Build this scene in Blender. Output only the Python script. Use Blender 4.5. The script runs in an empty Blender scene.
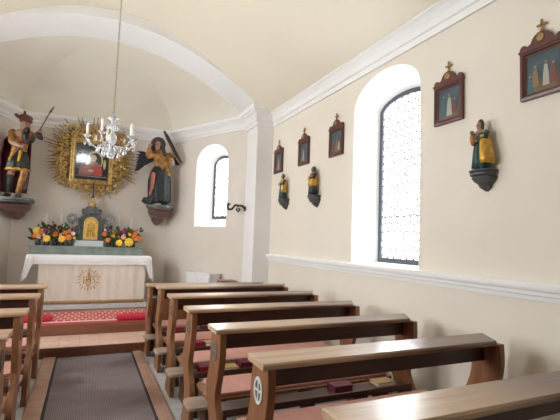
import bpy, bmesh, math, random
from mathutils import Vector, Matrix
random.seed(7)
PI = math.pi
SC = bpy.context.scene
COL = SC.collection

# ------------------------------------------------------------------ materials
def new_mat(name):
    m = bpy.data.materials.new(name); m.use_nodes = True
    nt = m.node_tree; b = nt.nodes.get('Principled BSDF')
    return m, nt, b

def plain(name, col, rough=0.5, metal=0.0, noise=0.0, scale=8.0, coat=0.0, bump=0.0, spec=0.5, stretch=(1, 1, 1), col2=None):
    m, nt, b = new_mat(name)
    b.inputs['Roughness'].default_value = rough
    b.inputs['Metallic'].default_value = metal
    b.inputs['Specular IOR Level'].default_value = spec
    b.inputs['Coat Weight'].default_value = coat
    b.inputs['Base Color'].default_value = (*col, 1)
    if noise > 0 or bump > 0 or col2:
        tc = nt.nodes.new('ShaderNodeTexCoord'); mp = nt.nodes.new('ShaderNodeMapping')
        mp.inputs['Scale'].default_value = stretch
        nt.links.new(tc.outputs['Object'], mp.inputs['Vector'])
        n = nt.nodes.new('ShaderNodeTexNoise'); n.inputs['Scale'].default_value = scale
        n.inputs['Detail'].default_value = 5
        nt.links.new(mp.outputs['Vector'], n.inputs['Vector'])
        r = nt.nodes.new('ShaderNodeValToRGB')
        lo = tuple(c * (1 - noise) for c in col); hi = tuple(min(1, c * (1 + noise)) for c in col)
        if col2: lo, hi = col, col2
        r.color_ramp.elements[0].position = 0.32; r.color_ramp.elements[1].position = 0.68
        r.color_ramp.elements[0].color = (*lo, 1); r.color_ramp.elements[1].color = (*hi, 1)
        nt.links.new(n.outputs['Fac'], r.inputs['Fac'])
        nt.links.new(r.outputs['Color'], b.inputs['Base Color'])
        if bump > 0:
            bp = nt.nodes.new('ShaderNodeBump'); bp.inputs['Strength'].default_value = bump
            bp.inputs['Distance'].default_value = 0.01
            nt.links.new(n.outputs['Fac'], bp.inputs['Height']); nt.links.new(bp.outputs['Normal'], b.inputs['Normal'])
    return m

def brick_mat(name, c1, c2, mortar, bw, bh, msize, rough, offset=0.0, rot=0.0, bias=0.0):
    m, nt, b = new_mat(name)
    tc = nt.nodes.new('ShaderNodeTexCoord'); mp = nt.nodes.new('ShaderNodeMapping')
    mp.inputs['Rotation'].default_value = (0, 0, rot)
    br = nt.nodes.new('ShaderNodeTexBrick')
    nt.links.new(tc.outputs['Object'], mp.inputs['Vector']); nt.links.new(mp.outputs['Vector'], br.inputs['Vector'])
    br.inputs['Color1'].default_value = (*c1, 1); br.inputs['Color2'].default_value = (*c2, 1); br.inputs['Mortar'].default_value = (*mortar, 1)
    br.inputs['Scale'].default_value = 1; br.inputs['Brick Width'].default_value = bw; br.inputs['Row Height'].default_value = bh
    br.inputs['Mortar Size'].default_value = msize; br.inputs['Mortar Smooth'].default_value = 0.3; br.offset = offset
    n = nt.nodes.new('ShaderNodeTexNoise'); n.inputs['Scale'].default_value = 9; n.inputs['Detail'].default_value = 6
    nt.links.new(tc.outputs['Object'], n.inputs['Vector'])
    mx = nt.nodes.new('ShaderNodeMix'); mx.data_type = 'RGBA'; mx.blend_type = 'OVERLAY'; mx.inputs['Factor'].default_value = 0.35
    nt.links.new(br.outputs['Color'], mx.inputs['A']); nt.links.new(n.outputs['Fac'], mx.inputs['B'])
    nt.links.new(mx.outputs['Result'], b.inputs['Base Color'])
    b.inputs['Roughness'].default_value = rough
    return m

M = {}
M['wall'] = plain('wall_plaster', (0.735, 0.675, 0.58), 0.9, noise=0.025, scale=1.3, bump=0.05)
M['apse_wall'] = plain('apse_plaster', (0.70, 0.645, 0.575), 0.9, noise=0.03, scale=1.6, bump=0.05)
M['ceil'] = plain('ceiling_plaster', (0.74, 0.685, 0.56), 0.9, noise=0.02, scale=0.9, bump=0.04)
M['apse_ceil'] = plain('apse_ceiling_plaster', (0.75, 0.71, 0.615), 0.9, noise=0.03, scale=0.9, bump=0.04)
M['white'] = plain('white_stucco', (0.80, 0.795, 0.775), 0.75, noise=0.015, scale=3)
M['reveal'] = plain('white_reveal', (0.88, 0.88, 0.87), 0.8)
M['floor'] = brick_mat('grey_stone_slabs', (0.60, 0.59, 0.565), (0.54, 0.53, 0.505), (0.42, 0.41, 0.39), 0.5, 0.5, 0.008, 0.45)
M['terra'] = brick_mat('terracotta_tiles', (0.46, 0.28, 0.205), (0.41, 0.24, 0.175), (0.34, 0.26, 0.21), 0.25, 0.25, 0.006, 0.35)
M['tread'] = brick_mat('pale_terracotta_tread', (0.74, 0.50, 0.39), (0.67, 0.44, 0.34), (0.52, 0.38, 0.31), 0.25, 0.25, 0.006, 0.35)
M['terra_dark'] = plain('brown_step_edge', (0.16, 0.062, 0.035), 0.35, noise=0.25, scale=10, stretch=(1, 4, 4))
M['lead'] = plain('dark_metal_frame', (0.09, 0.10, 0.115), 0.45, metal=0.3)
M['came'] = plain('pale_lead_came', (0.25, 0.27, 0.30), 0.6)

def wood(name, c1, c2, rough=0.3, coat=0.3, axis=0, rings=22):
    m, nt, b = new_mat(name)
    tc = nt.nodes.new('ShaderNodeTexCoord'); mp = nt.nodes.new('ShaderNodeMapping')
    s = [rings, rings, rings]; s[axis] = 1.6
    mp.inputs['Scale'].default_value = s
    n = nt.nodes.new('ShaderNodeTexNoise'); n.inputs['Scale'].default_value = 1.0; n.inputs['Detail'].default_value = 6; n.inputs['Distortion'].default_value = 0.6
    oi = nt.nodes.new('ShaderNodeObjectInfo'); va = nt.nodes.new('ShaderNodeVectorMath'); va.operation = 'SCALE'; va.inputs['Scale'].default_value = 37.0
    cb = nt.nodes.new('ShaderNodeCombineXYZ')
    for i in range(3): nt.links.new(oi.outputs['Random'], cb.inputs[i])
    nt.links.new(cb.outputs[0], va.inputs[0])
    ad = nt.nodes.new('ShaderNodeVectorMath'); ad.operation = 'ADD'
    nt.links.new(tc.outputs['Object'], mp.inputs['Vector'])
    nt.links.new(mp.outputs['Vector'], ad.inputs[0]); nt.links.new(va.outputs[0], ad.inputs[1])
    nt.links.new(ad.outputs[0], n.inputs['Vector'])
    r = nt.nodes.new('ShaderNodeValToRGB')
    r.color_ramp.elements[0].position = 0.3; r.color_ramp.elements[1].position = 0.7
    r.color_ramp.elements[0].color = (*c1, 1); r.color_ramp.elements[1].color = (*c2, 1)
    nt.links.new(n.outputs['Fac'], r.inputs['Fac']); nt.links.new(r.outputs['Color'], b.inputs['Base Color'])
    b.inputs['Roughness'].default_value = rough; b.inputs['Coat Weight'].default_value = coat; b.inputs['Coat Roughness'].default_value = 0.22
    bp = nt.nodes.new('ShaderNodeBump'); bp.inputs['Strength'].default_value = 0.07; bp.inputs['Distance'].default_value = 0.003
    nt.links.new(n.outputs['Fac'], bp.inputs['Height']); nt.links.new(bp.outputs['Normal'], b.inputs['Normal'])
    return m
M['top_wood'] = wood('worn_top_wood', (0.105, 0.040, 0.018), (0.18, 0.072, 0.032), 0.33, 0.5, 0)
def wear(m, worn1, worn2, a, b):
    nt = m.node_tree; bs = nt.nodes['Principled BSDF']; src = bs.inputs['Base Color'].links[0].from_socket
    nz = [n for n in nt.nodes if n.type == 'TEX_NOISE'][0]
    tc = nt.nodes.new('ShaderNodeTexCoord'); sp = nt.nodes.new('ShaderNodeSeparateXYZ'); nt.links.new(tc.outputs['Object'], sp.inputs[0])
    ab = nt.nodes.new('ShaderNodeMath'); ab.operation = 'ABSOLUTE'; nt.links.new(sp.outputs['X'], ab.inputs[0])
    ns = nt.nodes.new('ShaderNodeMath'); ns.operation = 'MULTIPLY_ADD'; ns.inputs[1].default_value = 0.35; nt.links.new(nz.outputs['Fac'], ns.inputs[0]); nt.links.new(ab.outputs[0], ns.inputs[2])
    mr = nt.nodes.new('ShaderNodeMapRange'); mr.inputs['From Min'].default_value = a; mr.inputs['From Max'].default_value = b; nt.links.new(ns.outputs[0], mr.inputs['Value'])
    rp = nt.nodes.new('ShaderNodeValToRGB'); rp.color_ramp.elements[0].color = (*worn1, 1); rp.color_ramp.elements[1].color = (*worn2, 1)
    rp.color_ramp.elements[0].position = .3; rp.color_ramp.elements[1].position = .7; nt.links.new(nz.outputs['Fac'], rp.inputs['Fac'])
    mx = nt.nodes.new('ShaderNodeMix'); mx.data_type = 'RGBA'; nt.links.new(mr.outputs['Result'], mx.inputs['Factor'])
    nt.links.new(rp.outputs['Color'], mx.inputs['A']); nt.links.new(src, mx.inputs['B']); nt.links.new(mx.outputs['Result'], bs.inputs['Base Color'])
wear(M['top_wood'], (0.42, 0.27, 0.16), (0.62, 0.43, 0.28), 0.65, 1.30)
M['apron_wood'] = wood('dark_board_wood', (0.05, 0.017, 0.009), (0.09, 0.033, 0.017), 0.4, 0.15, 0)
M['end_wood'] = wood('orange_end_wood', (0.17, 0.066, 0.024), (0.30, 0.128, 0.052), 0.4, 0.2, 2)
M['kneel_wood'] = wood('worn_kneeler_wood', (0.40, 0.28, 0.21), (0.52, 0.39, 0.31), 0.35, 0.3, 0)
M['leg_wood'] = wood('dark_leg_wood', (0.07, 0.03, 0.018), (0.11, 0.05, 0.03), 0.5, 0.1, 2)
M['pink_pad'] = plain('pink_seat_pad', (0.52, 0.26, 0.21), 0.8, noise=0.06, scale=14, bump=0.15)
M['book_red'] = plain('red_book_cover', (0.30, 0.02, 0.035), 0.45)
M['book_dark'] = plain('maroon_book_cover', (0.13, 0.012, 0.03), 0.45)
M['book_tan'] = plain('tan_book_cover', (0.55, 0.36, 0.15), 0.5)
M['paper'] = plain('paper_edges', (0.82, 0.77, 0.64), 0.8)
M['black'] = plain('black_iron', (0.03, 0.028, 0.027), 0.4, metal=0.5)
M['gold'] = plain('gilding', (0.36, 0.22, 0.07), 0.38, metal=0.6, scale=22, bump=0.2, col2=(0.74, 0.52, 0.20))
M['gold_dark'] = plain('aged_gilding', (0.17, 0.10, 0.035), 0.45, metal=0.5, scale=16, bump=0.3, col2=(0.62, 0.43, 0.17))
M['gold_soft'] = plain('gold_paint', (0.54, 0.30, 0.04), 0.5, metal=0.25, noise=0.3, scale=20)
M['gold_door'] = plain('gold_door_relief', (0.80, 0.55, 0.17), 0.4, metal=0.5, noise=0.25, scale=60, bump=0.4)
M['skin'] = plain('painted_skin', (0.36, 0.20, 0.13), 0.55, noise=0.15, scale=20)
M['hair'] = plain('dark_brown_hair', (0.045, 0.022, 0.012), 0.5, noise=0.3, scale=40, bump=0.3)
M['redcape'] = plain('dark_red_cape', (0.085, 0.012, 0.012), 0.5, noise=0.4, scale=8)
M['hat'] = plain('brown_red_helmet', (0.12, 0.032, 0.02), 0.45, noise=0.3, scale=20)
M['ochre'] = plain('ochre_tunic', (0.29, 0.125, 0.022), 0.5, noise=0.55, scale=14)
M['darkgreen'] = plain('dark_green_paint', (0.014, 0.018, 0.014), 0.45, noise=0.5, scale=12)
M['bluegreen'] = plain('blue_green_robe', (0.014, 0.050, 0.050), 0.45, noise=0.5, scale=18)
M['wing'] = plain('blue_black_feathers', (0.012, 0.017, 0.026), 0.5, noise=0.5, scale=16)
M['pinkred'] = plain('pink_red_leg', (0.36, 0.10, 0.075), 0.5, noise=0.25, scale=18)
M['marble_red'] = plain('red_marble', (0.12, 0.05, 0.046), 0.35, col2=(0.20, 0.12, 0.11), scale=9)
M['marble_grey'] = plain('grey_stone_slab', (0.10, 0.105, 0.10), 0.4, noise=0.3, scale=12)
M['console'] = plain('dark_grey_bracket', (0.075, 0.075, 0.078), 0.5, noise=0.25, scale=20)
M['green_marble'] = plain('green_marble', (0.18, 0.22, 0.195), 0.3, col2=(0.29, 0.33, 0.295), scale=6)
M['dark_marble'] = plain('black_marbled_tabernacle', (0.05, 0.055, 0.06), 0.3, col2=(0.13, 0.14, 0.14), scale=14)
M['silver'] = plain('tarnished_silver', (0.30, 0.32, 0.33), 0.4, metal=0.6, noise=0.3, scale=30)
M['linen'] = plain('white_linen', (0.88, 0.89, 0.92), 0.85, noise=0.02, scale=30)
M['lace'] = plain('white_lace', (0.82, 0.81, 0.81), 0.9, noise=0.10, scale=55, bump=0.3)
M['frontal'] = plain('beige_brocade', (0.80, 0.75, 0.655), 0.75, noise=0.04, scale=6, stretch=(3, 1, 1))
M['gold_hem'] = plain('gold_hem', (0.60, 0.43, 0.20), 0.6, noise=0.15, scale=20)
M['stone_white'] = plain('pale_stone', (0.66, 0.67, 0.68), 0.6, noise=0.05, scale=8)
M['cushion'] = plain('crimson_velvet', (0.48, 0.012, 0.045), 0.8, noise=0.15, scale=12)
M['wax'] = plain('white_wax', (0.86, 0.85, 0.80), 0.5)
M['leaf'] = plain('dark_green_leaves', (0.03, 0.075, 0.022), 0.55, noise=0.5, scale=20)
M['vase'] = plain('dark_green_glass_vase', (0.05, 0.075, 0.06), 0.15)
M['orange'] = plain('orange_petals', (0.74, 0.20, 0.03), 0.6, noise=0.2, scale=30)
M['yellow'] = plain('yellow_petals', (0.90, 0.56, 0.05), 0.6, noise=0.15, scale=30)
M['pinkf'] = plain('pale_pink_petals', (0.82, 0.50, 0.66), 0.6, noise=0.12, scale=30)
M['magenta'] = plain('magenta_petals', (0.38, 0.03, 0.15), 0.6, noise=0.2, scale=30)
M['wine'] = plain('dark_red_petals', (0.16, 0.012, 0.02), 0.6, noise=0.2, scale=30)
M['peach'] = plain('peach_petals', (0.86, 0.44, 0.25), 0.6, noise=0.15, scale=30)
M['frame_red'] = wood('dark_red_frame_wood', (0.07, 0.018, 0.013), (0.12, 0.032, 0.024), 0.4, 0.2, 2, 30)
M['brass'] = plain('old_brass', (0.34, 0.22, 0.09), 0.4, metal=0.8)
M['pic_sky'] = plain('painted_blue_grey_sky', (0.055, 0.085, 0.10), 0.3, noise=0.3, scale=9)
M['pic_ground'] = plain('painted_brown_ground', (0.15, 0.10, 0.065), 0.3, noise=0.3, scale=12)
M['pic_white'] = plain('painted_white_robe', (0.40, 0.37, 0.31), 0.3)
M['pic_blue'] = plain('painted_blue_robe', (0.055, 0.12, 0.15), 0.3)
M['pic_red'] = plain('painted_red_robe', (0.17, 0.055, 0.04), 0.3)
M['pic_ochre'] = plain('painted_ochre_robe', (0.22, 0.15, 0.07), 0.3)
M['pic_dark'] = plain('painted_dark_ground', (0.022, 0.024, 0.022), 0.12, noise=0.3, scale=8, coat=1.0)
M['pic_rose'] = plain('painted_rose_mantle', (0.26, 0.10, 0.075), 0.12, noise=0.3, scale=12, coat=1.0)
M['pic_scarlet'] = plain('painted_scarlet_mantle', (0.45, 0.045, 0.03), 0.12, coat=1.0)
M['pic_face'] = plain('painted_faces', (0.50, 0.34, 0.22), 0.12, coat=1.0)
M['pic_gold'] = plain('painted_gold_halo', (0.52, 0.42, 0.18), 0.15, coat=1.0)
M['pic_line'] = plain('painted_grey_ledge', (0.16, 0.15, 0.12), 0.15, coat=1.0)
M['radiator'] = plain('white_enamel', (0.78, 0.78, 0.79), 0.4)
M['stool_wood'] = wood('brown_stool_wood', (0.16, 0.07, 0.03), (0.25, 0.12, 0.06), 0.4, 0.2, 0)
M['medal_ring'] = plain('white_medallion_ring', (0.72, 0.70, 0.66), 0.4)
M['medal_dull'] = plain('dull_medallion_ring', (0.24, 0.19, 0.14), 0.4, metal=0.3)
M['medal_dark'] = plain('dark_medallion_field', (0.10, 0.10, 0.105), 0.4)

def glass_crystal():
    m, nt, b = new_mat('chandelier_crystal')
    b.inputs['Base Color'].default_value = (0.88, 0.89, 0.91, 1); b.inputs['Roughness'].default_value = 0.15
    b.inputs['Transmission Weight'].default_value = 0.6; b.inputs['IOR'].default_value = 1.45
    return m
M['crystal'] = glass_crystal()

def pane_mat(name, strength):
    m, nt, b = new_mat(name)
    b.inputs['Base Color'].default_value = (0.85, 0.88, 0.9, 1); b.inputs['Roughness'].default_value = 0.15
    b.inputs['Emission Color'].default_value = (0.93, 0.97, 1.0, 1); b.inputs['Emission Strength'].default_value = strength
    return m
M['pane'] = pane_mat('daylit_window_glass', 6.0)
M['pane_apse'] = pane_mat('daylit_apse_glass', 16.0)
M['pane_rear'] = pane_mat('daylit_rear_glass', 16.0)
M['pane_left'] = pane_mat('daylit_left_glass', 20.0)

def carpet_mat():
    m, nt, b = new_mat('ribbed_mauve_carpet')
    tc = nt.nodes.new('ShaderNodeTexCoord')
    w = nt.nodes.new('ShaderNodeTexWave'); w.bands_direction = 'X'; w.inputs['Scale'].default_value = 22; w.inputs['Distortion'].default_value = 0.3
    n = nt.nodes.new('ShaderNodeTexNoise'); n.inputs['Scale'].default_value = 5; n.inputs['Detail'].default_value = 4
    nt.links.new(tc.outputs['Object'], w.inputs['Vector']); nt.links.new(tc.outputs['Object'], n.inputs['Vector'])
    r = nt.nodes.new('ShaderNodeValToRGB'); r.color_ramp.elements[0].color = (0.145, 0.112, 0.112, 1); r.color_ramp.elements[1].color = (0.25, 0.205, 0.205, 1)
    nt.links.new(w.outputs['Fac'], r.inputs['Fac'])
    mx = nt.nodes.new('ShaderNodeMix'); mx.data_type = 'RGBA'; mx.blend_type = 'OVERLAY'; mx.inputs['Factor'].default_value = 0.25
    nt.links.new(r.outputs['Color'], mx.inputs['A']); nt.links.new(n.outputs['Fac'], mx.inputs['B'])
    nt.links.new(mx.outputs['Result'], b.inputs['Base Color']); b.inputs['Roughness'].default_value = 0.9
    return m
M['carpet'] = carpet_mat()
M['carpet_edge'] = plain('dark_carpet_binding', (0.035, 0.028, 0.03), 0.9)

def rug_mat():
    m, nt, b = new_mat('red_patterned_rug')
    tc = nt.nodes.new('ShaderNodeTexCoord')
    br = nt.nodes.new('ShaderNodeTexBrick'); br.offset = 0.5
    br.inputs['Color1'].default_value = (0.45, 0.04, 0.05, 1); br.inputs['Color2'].default_value = (0.52, 0.09, 0.08, 1)
    br.inputs['Mortar'].default_value = (0.62, 0.36, 0.30, 1); br.inputs['Scale'].default_value = 1
    br.inputs['Brick Width'].default_value = 0.10; br.inputs['Row Height'].default_value = 0.16; br.inputs['Mortar Size'].default_value = 0.013
    nt.links.new(tc.outputs['Object'], br.inputs['Vector']); nt.links.new(br.outputs['Color'], b.inputs['Base Color'])
    b.inputs['Roughness'].default_value = 0.95
    return m
M['rug'] = rug_mat()
M['rug_border'] = plain('rug_border_red', (0.50, 0.05, 0.06), 0.95)
M['rug_white'] = plain('rug_white_stripe', (0.72, 0.60, 0.56), 0.95)

# ------------------------------------------------------------------ mesh builder
class MB:
    def __init__(s): s.v = []; s.f = []; s.mi = []; s.cur = 0; s.sm = []; s.smooth = False
    def add(s, vs, fs):
        o = len(s.v); s.v += [tuple(p) for p in vs]
        for f in fs: s.f.append(tuple(i + o for i in f)); s.mi.append(s.cur); s.sm.append(s.smooth)
        return s
    def box(s, a, b):
        x0, y0, z0 = a; x1, y1, z1 = b
        return s.add([(x0, y0, z0), (x1, y0, z0), (x1, y1, z0), (x0, y1, z0), (x0, y0, z1), (x1, y0, z1), (x1, y1, z1), (x0, y1, z1)],
              [(3, 2, 1, 0), (4, 5, 6, 7), (0, 1, 5, 4), (1, 2, 6, 5), (2, 3, 7, 6), (3, 0, 4, 7)])
    def prism(s, poly, a, b, axis='x'):
        # poly: 2D list; extruded along axis from a to b
        def P(p, t):
            if axis == 'x': return (t, p[0], p[1])
            if axis == 'y': return (p[0], t, p[1])
            return (p[0], p[1], t)
        n = len(poly)
        vs = [P(p, a) for p in poly] + [P(p, b) for p in poly]
        fs = [tuple(range(n)), tuple(range(2 * n - 1, n - 1, -1))] + [(i, i + n, (i + 1) % n + n, (i + 1) % n) for i in range(n)]
        return s.add(vs, fs)
    def rings(s, rings, cap0=True, cap1=True, closed=True):
        n = len(rings[0]); o = []; vs = []
        for r in rings: vs += list(r)
        fs = []
        for i in range(len(rings) - 1):
            for j in range(n if closed else n - 1):
                k = (j + 1) % n
                fs.append((i * n + j, i * n + k, (i + 1) * n + k, (i + 1) * n + j))
        if cap0 and closed: fs.append(tuple(range(n - 1, -1, -1)))
        if cap1 and closed: fs.append(tuple((len(rings) - 1) * n + j for j in range(n)))
        return s.add(vs, fs)
    def lathe(s, prof, c=(0, 0, 0), n=16, sx=1, sy=1):
        return s.rings([[(c[0] + r * sx * math.cos(2 * PI * j / n), c[1] + r * sy * math.sin(2 * PI * j / n), c[2] + z) for j in range(n)] for r, z in prof])
    def tube(s, pts, rad, n=8):
        pts = [Vector(p) for p in pts]
        if not isinstance(rad, (list, tuple)): rad = [rad] * len(pts)
        rs = []; up = Vector((0.13, 0.31, 0.94))
        for i, p in enumerate(pts):
            t = (pts[min(i + 1, len(pts) - 1)] - pts[max(i - 1, 0)]).normalized()
            u = t.cross(up)
            if u.length < 0.05: u = t.cross(Vector((1, 0, 0)))
            u.normalize(); w = t.cross(u)
            rs.append([tuple(p + (u * math.cos(2 * PI * j / n) + w * math.sin(2 * PI * j / n)) * rad[i]) for j in range(n)])
        return s.rings(rs)
    def capsule(s, p0, p1, r0, r1, n=10):
        p0 = Vector(p0); p1 = Vector(p1); d = (p1 - p0); L = d.length; d.normalize()
        pts = []; rr = []
        for k in range(1, 4): a = PI / 2 * k / 4; pts.append(p0 - d * r0 * math.cos(a)); rr.append(r0 * math.sin(a))
        pts += [p0, p1]; rr += [r0, r1]
        for k in range(3, 0, -1): a = PI / 2 * k / 4; pts.append(p1 + d * r1 * math.cos(a)); rr.append(r1 * math.sin(a))
        up = Vector((0.13, 0.31, 0.94)); u = d.cross(up)
        if u.length < 0.05: u = d.cross(Vector((1, 0, 0)))
        u.normalize(); w = d.cross(u)
        return s.rings([[tuple(p + (u * math.cos(2 * PI * j / n) + w * math.sin(2 * PI * j / n)) * r) for j in range(n)] for p, r in zip(pts, rr)])
    def ball(s, c, r, n=10, m=7):
        if not isinstance(r, (tuple, list)): r = (r, r, r)
        rs = []
        for i in range(m + 1):
            a = PI * (i + 0.001) / (m + 0.002); rs.append([(c[0] + r[0] * math.sin(a) * math.cos(2 * PI * j / n), c[1] + r[1] * math.sin(a) * math.sin(2 * PI * j / n), c[2] - r[2] * math.cos(a)) for j in range(n)])
        return s.rings(rs)
    def build(s, name, mats, parent=None, bevel=0.0, loc=None, smooth=None):
        me = bpy.data.meshes.new(name); me.from_pydata(s.v, [], s.f)
        if not isinstance(mats, (list, tuple)): mats = [mats]
        for m in mats: me.materials.append(m)
        for p, mi, sm in zip(me.polygons, s.mi, s.sm): p.material_index = mi; p.use_smooth = sm if smooth is None else smooth
        bm = bmesh.new(); bm.from_mesh(me); bmesh.ops.recalc_face_normals(bm, faces=bm.faces)
        bm.to_mesh(me); bm.free(); me.update()
        o = bpy.data.objects.new(name, me); COL.objects.link(o)
        if parent: o.parent = parent
        if loc: o.location = loc
        if bevel > 0:
            bv = o.modifiers.new('bevel', 'BEVEL'); bv.width = bevel; bv.segments = 2; bv.limit_method = 'ANGLE'; bv.angle_limit = 0.7
        return o

def remesh_build(mb, name, mat, parent, voxel, smooth_it=3):
    o = mb.build(name, mat, parent)
    r = o.modifiers.new('r', 'REMESH'); r.mode = 'VOXEL'; r.voxel_size = voxel
    s = o.modifiers.new('s', 'SMOOTH'); s.factor = 0.5; s.iterations = smooth_it
    dg = bpy.context.evaluated_depsgraph_get(); dg.update()
    me = bpy.data.meshes.new_from_object(o.evaluated_get(dg))
    me.materials.clear(); me.materials.append(mat)
    for p in me.polygons: p.use_smooth = True
    o.modifiers.clear(); old = o.data; o.data = me; bpy.data.meshes.remove(old); me.name = name
    return o

def tag(o, label=None, cat=None, group=None, kind=None):
    if label: o['label'] = label
    if cat: o['category'] = cat
    if group: o['group'] = group
    if kind: o['kind'] = kind
    return o

def thing(name, label, cat, loc=(0, 0, 0), rz=0.0, group=None):
    o = bpy.data.objects.new(name, None); COL.objects.link(o); o.empty_display_size = 0.1
    o.location = loc; o.rotation_euler = (0, 0, rz)
    return tag(o, label, cat, group)

def struct(mb, name, mats, smooth=None, bevel=0):
    return tag(mb.build(name, mats, None, bevel, smooth=smooth), kind='structure')

def copy_tree(o, parent=None):
    c = o.copy(); COL.objects.link(c)
    if parent: c.parent = parent
    for ch in [x for x in COL.objects if x.parent == o]:
        copy_tree(ch, c)
    return c

# ------------------------------------------------------------------ the room
XL, XR = -2.45, 2.85          # nave walls
Y0, YA0, YA1 = -2.6, 6.53, 7.27   # rear wall, chancel arch front and back
PXR, PXL = 2.55, -2.15      # pilaster faces
CX = 0.2                      # nave centre line
CR, CL = (1.53, 9.0), (-1.28, 9.0)   # corners of the apse back wall
DR, DL = (2.588, 6.95), (-2.25, 6.95) # apse side walls start at the pilasters
Z1, Z2 = 0.126, 0.28          # chancel step and altar platform
YS1, YS2 = 6.104, 6.829

def vault_z(d): return 4.98 - 0.232 * d * d + 0.0075 * d ** 4
def soffit_z(d): return 4.83 - 0.165 * d * d

mb = MB(); mb.box((XL - 0.3, Y0 - 0.3, -0.12), (XR + 0.3, 9.4, 0.0)); struct(mb, 'floor', M['floor'])
mb = MB(); mb.box((XL, YS1 + 0.035, 0.0), (XR, 9.2, Z1 - 0.03)); mb.box((XL, YS1 + 0.035, Z1 - 0.03), (XR, 9.2, Z1)); struct(mb, 'floor_chancel', M['tread'])
mb = MB(); mb.box((XL, YS1, 0.0), (XR, YS1 + 0.035, Z1)); struct(mb, 'trim_1', M['terra_dark'], bevel=0.006)
mb = MB(); mb.box((-1.75, YS2 + 0.02, Z1), (1.95, 9.1, Z2 - 0.005)); struct(mb, 'floor_altar', M['terra'])
mb = MB(); mb.box((-1.75, YS2, Z1), (1.95, YS2 + 0.08, Z2)); mb.box((-1.75, YS2 + 0.08, Z2 - 0.005), (1.95, 9.1, Z2)); struct(mb, 'trim_2', wood('brown_platform_edge', (0.20, 0.075, 0.04), (0.28, 0.12, 0.065), 0.4, 0.2, 0), bevel=0.008)
# terracotta borders along the aisle
for nm, xa, xb in (('trim_3', -0.40, -0.262), ('trim_4', 0.672, 0.79)):
    mb = MB(); mb.box((xa, Y0, 0.0), (xb, YS1, 0.022)); struct(mb, nm, M['terra'] if nm == 'trim_3' else M['terra'], bevel=0.006)

def arch_pts(u0, u1, zs, rise, n=16):
    c = (u0 + u1) / 2; h = (u1 - u0) / 2
    return [(c - h * math.cos(PI * i / n), zs + rise * math.sin(PI * i / n)) for i in range(n + 1)]

def wall(name, A, B, ztop, holes, mat, n_out):
    """wall from plan point A to B; holes = (u0,u1,zsill,zspring,rise)"""
    A = Vector((*A, 0)); B = Vector((*B, 0)); d = (B - A); L = d.length; d.normalize()
    mb = MB()
    def q(pts): mb.add([tuple(A + d * u + Vector((0, 0, z))) for u, z in pts], [tuple(range(len(pts)))])
    u = 0.0
    for (u0, u1, zi, zs, ri) in sorted(holes):
        if u0 > u: q([(u, 0), (u0, 0), (u0, ztop), (u, ztop)])
        q([(u0, 0), (u1, 0), (u1, zi), (u0, zi)])
        ap = arch_pts(u0, u1, zs, ri)
        for (a, za), (b, zb) in zip(ap[:-1], ap[1:]): q([(a, za), (b, zb), (b, ztop), (a, ztop)])
        u = u1
    if u < L: q([(u, 0), (L, 0), (L, ztop), (u, ztop)])
    # outer skin for thickness
    o = Vector((*n_out, 0)) * 0.42
    a, b = A + o - d * 0.05, B + o + d * 0.05
    mb.add([tuple(a), tuple(b), (b.x, b.y, ztop), (a.x, a.y, ztop)], [(0, 1, 2, 3)])
    return struct(mb, name, mat)

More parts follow.
